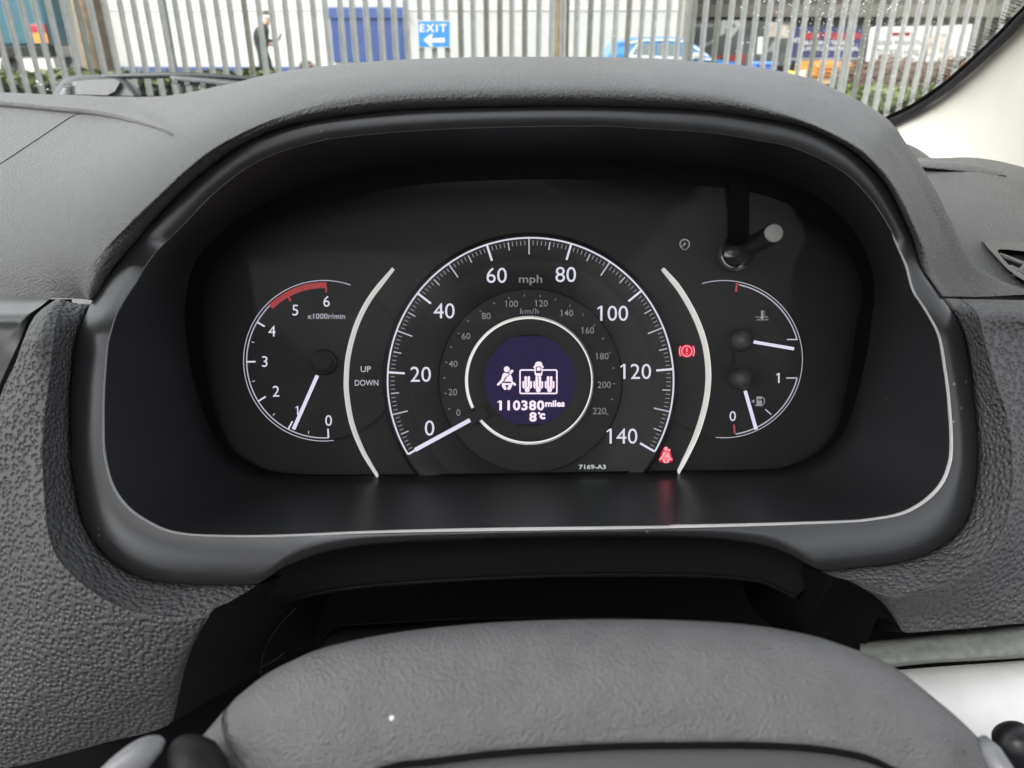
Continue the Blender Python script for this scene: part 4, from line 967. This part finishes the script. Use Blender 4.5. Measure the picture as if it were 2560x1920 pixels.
# trees: stout trunks rising out of frame
M_BARK = mat('brown_bark', (.15, .115, .075), .9, bump=('bark', 25, .8, .03), var=.3, vscale=6)
def tree(px0, px1, Y, label, lean=0.0):
    c = atY((px0 + px1) / 2, 120, Y); rr_ = (atY(px1, 120, Y).x - atY(px0, 120, Y).x) / 2
    t = empty('tree', (c.x, Y, 0), label, 'tree', 'trees behind the fence')
    pts = [(c.x - lean, Y, -.1), (c.x - lean * .6, Y, .5), (c.x, Y, 1.3), (c.x + lean * .5, Y, 2.4), (c.x + lean * .3, Y + .1, 4.0)]
    tube('trunk', spline(pts, 5), [rr_ * (1.25 - .30 * min(1, i / 6) - .012 * i) for i in range(21)], M_BARK, t, 18)
    for k in range(9):
        a = k * 2.4; z0 = 2.9 + .13 * k; L = random.uniform(1.2, 2.2)
        b = Vector((c.x, Y, z0)); e = b + Vector((math.cos(a) * L, math.sin(a) * L, L * random.uniform(.6, 1.2)))
        tube('limb', [b, b.lerp(e, .5) + Vector((0, 0, .15)), e], [rr_ * .4, rr_ * .22, rr_ * .05], M_BARK, t, 8)
    vs, fs = [], []
    for _ in range(700):
        a = random.uniform(0, 6.28); q = random.random() ** .5 * 2.2; p = Vector((c.x + math.cos(a) * q, Y + math.sin(a) * q, random.uniform(3.6, 6.0)))
        d = Vector((random.uniform(-1, 1), random.uniform(-1, 1), random.uniform(0, 1))).normalized() * .25; n = d.cross(Vector((0, 0, 1))).normalized() * .012
        k = len(vs); vs += [p - n, p + n, p + d + n * .3, p + d - n * .3]; fs.append((k, k + 1, k + 2, k + 3))
    mesh('crown', vs, fs, M_BARK, t)
tree(196, 292, 13.5, 'stout brown tree trunk behind the fence at left', .05)
tree(1370, 1426, 13.0, 'slimmer brown tree trunk behind the fence right of the EXIT sign', .0)

# teal van at far left
YV = 23.0
M_TEAL = mat('teal_van_paint', (.016, .085, .115), .35, coat=.5, bump=('noise', 6, .02, .004), var=.06)
van = empty('teal_van', (atY(20, 150, YV).x, YV, 0), 'teal van with red and amber tail lamps at the far left edge', 'van')
vx1 = atY(128, 100, YV).x; vx0 = vx1 - 2.0
vz0 = atY(60, 116, YV).z
box('body', ((vx0 + vx1) / 2, YV + 2.4, vz0 + 1.15), (2.0, 4.8, 2.3), M_TEAL, van, .09)
M_DKGLASS = mat('dark_glass', (.03, .05, .06), .08, bump=('noise', 4, .01, .002))
box('rear_window', ((vx0 + vx1) / 2 - .1, YV - .012, vz0 + 1.55), (1.3, .03, .6), M_DKGLASS, van, .01)
for k, xx in enumerate((vx1 - .23, vx0 + .23)):
    lamp = box('tail_lamp', (xx, YV - .03, vz0 + .33), (.42, .08, .48), mat('lamp_black', (.03, .03, .03), .4, bump=('noise', 30, .05, .001)) if k == 0 else MATS['lamp_black'], van, .02)
    box('stop_lens', (xx, YV - .08, vz0 + .45), (.38, .03, .18), mat('red_lens', (.3, .015, .03), .2, emit=(.9, .05, .1), estr=.12) if k == 0 else MATS['red_lens'], lamp, .01)
    box('indicator_lens', (xx, YV - .08, vz0 + .21), (.38, .03, .26), mat('amber_lens', (.5, .2, .03), .2, emit=(1., .4, .05), estr=.15) if k == 0 else MATS['amber_lens'], lamp, .01)
box('bumper', ((vx0 + vx1) / 2, YV + .02, vz0 - .13), (1.96, .3, .28), M_BLACK, van, .03)
for xx in (vx0 + .15, vx1 - .15):
    for yy in (YV + .9, YV + 3.8):
        wpts = [(xx - .11, yy, .33), (xx + .11, yy, .33)]
        wh = tube('wheel', wpts, .33, M_SEAL, van, 24); 
        tube('hub', [(xx - .115, yy, .33), (xx + .115, yy, .33)], .19, M_GALV, wh, 16)

# blue hatchback
YC = 19.0
M_CARB = mat('bright_blue_paint', (.03, .18, .46), .3, coat=.7, bump=('noise', 6, .01, .004), var=.03)
M_CHROME = mat('pale_bright_trim', (.55, .57, .57), .25, metal=.4, bump=('noise', 10, .02, .001))
M_CGLASS = mat('car_glass', (.10, .12, .12), .12, bump=('noise', 4, .01, .002), spec=.8)
car = empty('blue_car', (atY(1690, 150, YC).x, YC, gz(4, YC)), 'bright blue hatchback parked beyond the fence', 'car')
def cz_(x, y): v = atY(x, y, YC); return (v.x, v.z)
BODY = [(1494,185),(1496,165),(1502,152),(1515,142),(1545,134),(1600,138),(1700,143),(1790,148),(1850,158),(1868,168),(1876,190),(1876,250),(1494,250)]
CABIN = [(1518,141),(1541,108),(1575,99),(1602,94),(1680,93),(1715,97),(1750,115),(1782,143),(1780,150),(1520,146)]
def profile(name, pts, y0, y1, inset, m, parent, smooth=False):
    bm = bmesh.new(); n = len(pts); pts = [cz_(*p) for p in pts]
    cx = sum(p[0] for p in pts) / n; zb = min(p[1] for p in pts); zt = max(p[1] for p in pts); rings = []
    for y, ins in ((y0, 1), (y0 + .06, .3), (y1 - .06, .3), (y1, 1)):
        rings.append([bm.verts.new((x + (cx - x) * .03 * ins, y + (inset * (z - zb) / (zt - zb)) * (1 if y < (y0 + y1) / 2 else -1), z)) for x, z in pts])
    for a, b in zip(rings, rings[1:]):
        for i in range(n): bm.faces.new((a[i], a[(i + 1) % n], b[(i + 1) % n], b[i]))
    bm.faces.new(rings[0]); bm.faces.new(rings[-1])
    return from_bm(name, bm, m, parent, smooth)
profile('body', BODY, YC, YC + 1.7, .03, M_CARB, car)
cabn = profile('cabin', CABIN, YC + .06, YC + 1.64, .16, M_CARB, car)
def onside(pts, y, m, name, par, th=.02):
    bm = bmesh.new(); P3 = []
    zb = cz_(1600, 146)[1]; zt = cz_(1600, 93)[1]
    for p in pts:
        x, z = cz_(*p); P3.append((x, y + .16 * (z - zb) / (zt - zb), z))
    vs = [bm.verts.new(p) for p in P3]; vb = [bm.verts.new((p[0], p[1] + th, p[2])) for p in P3]; n = len(vs)
    bm.faces.new(vs); bm.faces.new(vb[::-1])
    for i in range(n): bm.faces.new((vs[i], vs[(i + 1) % n], vb[(i + 1) % n], vb[i]))
    return from_bm(name, bm, m, par)
onside([(1578,137),(1602,112),(1640,108),(1640,139)], YC + .035, M_CGLASS, 'side_window', cabn)
onside([(1645,139),(1645,108),(1688,110),(1700,114),(1700,142)], YC + .035, M_CGLASS, 'side_window', cabn)
onside([(1705,142),(1705,116),(1722,119),(1748,142),(1748,145)], YC + .035, M_CGLASS, 'side_window', cabn)
onside([(1575,105),(1604,98),(1680,97),(1714,102),(1748,120),(1775,141),(1768,142),(1740,122),(1712,107),(1680,102),(1606,103),(1580,110)], YC + .02, M_CHROME, 'roof_trim', cabn)
onside([(1567,137),(1790,146),(1790,151),(1567,143)], YC - .03, M_CHROME, 'waist_trim', cabn)
onside([(1572,138),(1594,110),(1600,107),(1580,138)], YC + .02, M_CHROME, 'pillar_trim', cabn)
onside([(1541,106),(1578,101),(1576,107),(1548,112)], YC + .03, M_CARB, 'rear_spoiler', cabn, .9)
mesh('tail_light', [(*cz_(1500, 154), 0)] and [(cz_(1500,158)[0], YC - .005, cz_(1500,158)[1]), (cz_(1528,158)[0], YC - .005, cz_(1528,158)[1]), (cz_(1526,149)[0], YC - .005, cz_(1526,149)[1]), (cz_(1504,151)[0], YC - .005, cz_(1504,151)[1])], [(0, 1, 2, 3)], mat('tail_red', (.55, .03, .06), .3, bump=('noise', 20, .05, .001)), car)
box('door_mirror', (cz_(1742, 141)[0], YC - .08, cz_(1742, 139)[1]), (.2, .16, .12), M_CHROME, car, .03)
for wx in (1575, 1800):
    for yy in (YC + .12, YC + 1.58):
        x = cz_(wx, 200)[0]; zc = gz(4, YC) + .30
        wh = tube('wheel', [(x, yy - .1, zc), (x, yy + .1, zc)], .30, M_SEAL, car, 28)
        tube('rim', [(x, yy - .105, zc), (x, yy + .105, zc)], .20, M_CHROME, wh, 20)
# small blue bin beside the car
bn = empty('blue_bin', atY(1905, 200, 19.5), 'small plain blue bin right of the blue car', 'bin')
c = atY(1905, 190, 19.5)
M_BIN = mat('blue_bin_plastic', (.10, .22, .62), .5, bump=('noise', 20, .1, .002))
box('body', (c.x, 19.5, c.z - .1), (.46, .4, .7), M_BIN, bn, .03); box('lid', (c.x, 19.48, c.z + .28), (.52, .48, .06), M_BIN, bn, .02)

# dark hoarding with banners
YH = 27.0
hd = empty('dark_shed', (atY(2100, 100, YH).x, YH, -.3), 'dark brown timber shed wall behind the banners at right', 'shed')
hx0, hx1 = atY(1722, 60, YH).x, atY(2620, 60, YH).x
M_SHED = mat('dark_stained_timber', (.085, .078, .068), .85, bump=('noise', 8, .4, .02), var=.35, vscale=1.6)
for k in range(34):
    ww = (hx1 - hx0) / 34; box('board', (hx0 + ww * (k + .5), YH + .1 + random.uniform(-.012, .012), 1.7), (ww - .02, .06, 4.4), M_SHED, hd, .006)
box('fascia', ((hx0 + hx1) / 2, YH - .15, atY(2000, 28, YH).z), (hx1 - hx0, .35, .36), mat('brown_fascia', (.13, .12, .10), .8, bump=('noise', 8, .3, .01), var=.2), hd, .02)
box('roof', ((hx0 + hx1) / 2, YH + 2, 4.0), (hx1 - hx0 + .4, 5, .15), M_SHED, hd)
def banner(name, label, pts, Y, m):
    e = empty(name, atY(pts[0][0], pts[2][1], Y), label, 'banner')
    Flat().poly(pts).build('sheet', m, e, 0, board_place(Y), thick=.02); return e, board_place(Y)
b1, pl1 = banner('dark_banner', 'charcoal banner with pale shapes and red letters behind the blue car', [(1730,50),(1985,55),(1980,165),(1728,165)], YH - .4, mat('charcoal_print', (.085, .09, .088), .6, bump=('noise', 10, .1, .004), var=.45, vscale=2.2))
M_PW = mat('pale_print', (.48, .48, .46), .6, var=.05); M_PG = mat('grey_print', (.26, .27, .26), .6, var=.2)
Flat().poly([(1803,51),(1818,51),(1812,84),(1799,92)]).poly([(1829,52),(1848,50),(1850,62),(1846,72),(1826,98),(1830,72),(1840,66)]).build('pale_shape', M_PW, b1, .012, pl1)
Flat().poly([(1737,60),(1755,59),(1754,68),(1737,67)]).poly([(1765,60),(1783,60),(1783,68),(1765,67)]).build('pale_mark', M_PG, b1, .012, pl1)
Flat().poly([(1895,92),(1907,92),(1903,135),(1891,135)]).build('white_slip', mat('white_slip_print', (.82, .82, .8), .6, var=.02), b1, .014, pl1)
Flat().poly([(1920,55),(1945,55),(1938,92),(1916,92)]).poly([(1956,62),(1972,64),(1970,95),(1950,96)]).build('tan_print', mat('tan_print', (.42, .37, .30), .6, var=.3, vscale=4), b1, .012, pl1)
Flat().poly([(1760,110),(1790,95),(1795,100),(1764,116)]).poly([(1915,130),(1935,100),(1938,128)]).build('grey_shape', M_PG, b1, .012, pl1)
M_RP = mat('red_print', (.42, .035, .03), .6, var=.05)
text('banner_text', 'K HUT', 1828, 147, 20, M_RP, b1, wd=76, bold=.05, lift=.014, place=pl1)
b2, pl2 = banner('navy_banner', 'navy blue banner with red and white lettering above the orange machine', [(1988,66),(2172,68),(2158,156),(1975,157)], YH - .45, mat('navy_print', (.035, .038, .10), .6, bump=('noise', 10, .1, .004), var=.12, vscale=3))
text('banner_text', 'BEST PRICES ON', 2085, 90, 17, M_RP, b2, wd=146, bold=.04, lift=.012, place=pl2)
text('banner_text', 'MT', 1991, 101, 13, M_PW, b2, wd=20, bold=.03, lift=.012, place=pl2)
text('banner_text', 'BUILDING TIMBER &', 2073, 107, 11, M_PW, b2, wd=124, bold=.04, lift=.012, place=pl2)
text('banner_text', 'LANDSCAPING MATERIAL', 2078, 121, 11, M_PW, b2, wd=138, bold=.04, lift=.012, place=pl2)
Flat().poly([(1976,145),(2160,144),(2160,149),(1976,150)]).build('grey_band', M_PG, b2, .012, pl2)
b3, pl3 = banner('white_banner', 'white banner with black and red lettering at the right', [(2176,68),(2330,64),(2308,154),(2164,154)], YH - .5, mat('white_banner_print', (.52, .52, .51), .6, bump=('noise', 10, .1, .004), var=.03))
text('banner_text', 'BOSTIK PRODUCTS', 2246, 107, 12, mat('grey_black_print', (.10, .10, .10), .6, var=.05), b3, wd=112, bold=.02, lift=.012, place=pl3)
text('banner_text', 'STOCKED HERE', 2240, 131, 17, MATS['grey_black_print'], b3, wd=112, bold=.02, lift=.012, place=pl3)
Flat().poly([(2229,80),(2277,79),(2275,91),(2227,91)]).poly([(2231,82),(2231,89),(2273,89),(2275,81)]).build('red_logo_box', mat('pale_red_print', (.75, .28, .27), .6, var=.05), b3, .012, pl3)
b4, pl4 = banner('white_banner', 'white poster with small product pictures beside the pillar', [(2334,66),(2432,60),(2412,150),(2314,154)], YH - .5, MATS['white_banner_print'])
Flat().poly([(2322,90),(2338,88),(2330,140),(2316,142)]).poly([(2352,84),(2366,82),(2358,134),(2346,136)]).poly([(2372,122),(2386,122),(2382,142),(2368,142)]).build('product_picture', mat('tan_grey_print', (.38, .33, .28), .6, var=.4, vscale=6), b4, .012, pl4)

# orange dumper
YD = 20.0
om = empty('orange_dumper', atY(2060, 225, YD), 'orange site dumper skip in front of the navy banner', 'dumper')
M_OR = mat('orange_machine_paint', (.50, .20, .025), .5, bump=('noise', 12, .1, .004), var=.08, vscale=3)
M_YE = mat('yellow_machine_paint', (.80, .70, .04), .5, bump=('noise', 12, .1, .004), var=.08, vscale=3)
def o2(x, y): v = atY(x, y, YD); return (v.x, v.z)
def prism(name, pts, y0, y1, m, par, taper=0.0):
    q = [o2(*p) for p in pts]; n = len(q); bm = bmesh.new()
    a = [bm.verts.new((x, y0, z)) for x, z in q]; cx = sum(x for x, _ in q) / n
    b = [bm.verts.new((x + (cx - x) * taper, y1, z)) for x, z in q]
    bm.faces.new(a); bm.faces.new(b[::-1])
    for i in range(n): bm.faces.new((a[i], a[(i + 1) % n], b[(i + 1) % n], b[i]))
    bmesh.ops.bevel(bm, geom=bm.edges[:], offset=.012, segments=1, affect='EDGES')
    return from_bm(name, bm, m, par)
prism('skip', [(2036,160),(2140,157),(2136,172),(2108,192),(2030,192)], YD, YD + 1.5, M_OR, om, .1)
for yy in (168, 178): prism('skip_rib', [(2040,yy),(2128,yy - 1),(2128,yy + 2),(2040,yy + 3)], YD - .05, YD + .02, mat('dark_orange_paint', (.5, .2, .03), .6, bump=('noise', 12, .1, .004)) if yy == 168 else MATS['dark_orange_paint'], om)
prism('chassis', [(2028,194),(2106,194),(2100,212),(2026,212)], YD + .1, YD + 1.3, mat('faded_orange', (.75, .52, .30), .6, bump=('noise', 12, .2, .004), var=.15), om)
prism('engine_cover', [(1998,186),(2006,182),(2014,186),(2014,206),(1998,206)], YD + .2, YD + 1.2, M_YE, om)
prism('guard', [(2008,182),(2020,176),(2018,196),(2008,198)], YD + .1, YD + .3, M_PW, om)
prism('guard', [(1972,180),(1986,186),(1984,196),(1970,194)], YD + .1, YD + .3, M_PW, om)
for wx in (2022, 2092):
    x, z = o2(wx, 222); tube('wheel', [(x, YD - .1, z), (x, YD + .25, z)], .22, M_SEAL, om, 22)
    x, z = o2(wx, 222); tube('wheel', [(x, YD + 1.2, z), (x, YD + 1.5, z)], .22, M_SEAL, om, 22)

# pedestrian in dark jacket and cap
YP = 21.5
per = empty('person', (atY(655, 190, YP).x, YP, 0), 'person in dark jacket and cap walking right holding a phone', 'person')
def pp(x, y, dy=0.0): v = atY(x, y, YP); return Vector((v.x, YP + dy, v.z))
fz = Vector((0, 0, 0))
J = {'pel': pp(655, 122), 'spn': pp(652, 100), 'chs': pp(653, 78), 'nck': pp(661, 64), 'hd0': pp(667, 56), 'hd1': pp(669, 42),
 'sL': pp(648, 72, .19), 'eL': pp(646, 96, .26), 'wL': pp(668, 112, .20), 'sR': pp(650, 72, -.19), 'eR': pp(654, 98, -.24), 'wR': pp(690, 103, -.16), 'hR': pp(698, 98, -.15),
 'hL': pp(676, 114, .18),
 'pL': pp(656, 126, .09), 'kL': pp(670, 156, .10), 'aL': pp(676, 188, .10), 'pR': pp(654, 126, -.09), 'kR': pp(657, 160, -.10), 'aR': pp(645, 190, -.10)}
for a in ('aL', 'aR'): J[a].z = .09
J['tL'] = J['aL'] + Vector((.20, 0, -.05)); J['tR'] = J['aR'] + Vector((.19, 0, -.05))
rad = {'pel': .21, 'spn': .21, 'chs': .23, 'nck': .065, 'hd0': .085, 'hd1': .10, 'sL': .085, 'sR': .085, 'eL': .062, 'eR': .062, 'wL': .040, 'wR': .040, 'hL': .036, 'hR': .036, 'pL': .11, 'pR': .11, 'kL': .075, 'kR': .075, 'aL': .052, 'aR': .052, 'tL': .045, 'tR': .045}
E = [('pel','spn'),('spn','chs'),('chs','nck'),('nck','hd0'),('hd0','hd1'),('chs','sL'),('sL','eL'),('eL','wL'),('wL','hL'),('chs','sR'),('sR','eR'),('eR','wR'),('wR','hR'),('pel','pL'),('pL','kL'),('kL','aL'),('aL','tL'),('pel','pR'),('pR','kR'),('kR','aR'),('aR','tR')]
for s in ('L', 'R'):
    for q in range(5):
        n1, n2 = f'f{s}{q}', f'g{s}{q}'; base = J['h' + s]; ang = (q - 2) * .32
        d1 = Vector((math.cos(ang), .25 if q else -.6, math.sin(ang) * .8)).normalized()
        J[n1] = base + d1 * (.055 if q else .04); J[n2] = J[n1] + (d1 + Vector((0, 0, .5))).normalized() * (.04 - .004 * abs(q - 2)); rad[n1] = .010; rad[n2] = .008
        E += [('h' + s, n1), (n1, n2)]
ks = list(J); me = bpy.data.meshes.new('body'); me.from_pydata([tuple(J[k]) for k in ks], [(ks.index(a), ks.index(b)) for a, b in E], []); me.update()
tmpo = bpy.data.objects.new('tmp', me); COL.objects.link(tmpo)
sk = tmpo.modifiers.new('s', 'SKIN'); sb = tmpo.modifiers.new('b', 'SUBSURF'); sb.levels = 1; sb.render_levels = 1
for i, k in enumerate(ks): me.skin_vertices[0].data[i].radius = (rad[k], rad[k]); me.skin_vertices[0].data[i].use_root = (k == 'pel')
bpy.context.view_layer.update()
bme = bpy.data.meshes.new_from_object(tmpo.evaluated_get(bpy.context.evaluated_depsgraph_get()))
bpy.data.objects.remove(tmpo)
M_JK = mat('dark_jacket_cloth', (.018, .02, .021), .9, bump=('noise', 30, .3, .01), var=.25, vscale=5)
M_TRS = mat('black_trousers', (.018, .024, .022), .9, bump=('noise', 30, .3, .01), var=.2, vscale=5)
M_SKIN = mat('skin', (.48, .27, .20), .6, bump=('noise', 30, .1, .003), var=.06)
bme.materials.clear()
for m in (M_JK, M_TRS, M_SKIN): bme.materials.append(m)
for p in bme.polygons:
    c = p.center; z = c.z
    p.material_index = 2 if z > J['nck'].z + .03 or (c - J['hR']).length < .12 or (c - J['hL']).length < .12 else 0 if z > J['pel'].z - .06 else 1
    p.use_smooth = True
link('body', bme, None, per)
h = J['hd1'] + Vector((0, 0, .05))
M_CAP = mat('brown_cap_cloth', (.05, .042, .03), .9, bump=('noise', 30, .3, .006), var=.15)
bm = bmesh.new(); bmesh.ops.create_uvsphere(bm, u_segments=16, v_segments=10, radius=.118)
for v in list(bm.verts):
    if v.co.z < -.02: bm.verts.remove(v)
for v in bm.verts: v.co = Vector((v.co.x * 1.08, v.co.y, v.co.z * .85)) + h
cap_ = from_bm('cap', bm, M_CAP, per, True)
bm = bmesh.new()
pk = [h + Vector((.09, -.09, 0)), h + Vector((.20, -.06, -.03)), h + Vector((.225, 0, -.035)), h + Vector((.20, .06, -.03)), h + Vector((.09, .09, 0))]
vs = [bm.verts.new(p) for p in pk] + [bm.verts.new(p - Vector((0, 0, .012))) for p in pk]
bm.faces.new(vs[:5]); bm.faces.new(vs[5:][::-1])
for i in range(5): bm.faces.new((vs[i], vs[(i + 1) % 5], vs[5 + (i + 1) % 5], vs[5 + i]))
from_bm('cap_peak', bm, M_CAP, cap_)
nose = bmesh.new(); bmesh.ops.create_cone(nose, segments=8, radius1=.02, radius2=.006, depth=.04)
for v in nose.verts: v.co = Vector((v.co.z + .10, v.co.y, v.co.x)) + J['hd1'] - Vector((0, 0, .05))
from_bm('nose', nose, M_SKIN, per, True)
tube('scarf', [J['nck'] + Vector((.04, -.03, .03)), J['chs'] + Vector((.17, -.05, .0)), J['spn'] + Vector((.17, -.06, .0))], [.05, .05, .03], M_TRS, per, 10)
ph = box('phone', J['hR'] + Vector((.07, -.01, .06)), (.02, .08, .16), M_KNOB, None, .004, Matrix.Rotation(.5, 4, 'Y'))
tag(ph, 'dark phone held in the hand of the walking person', 'phone')
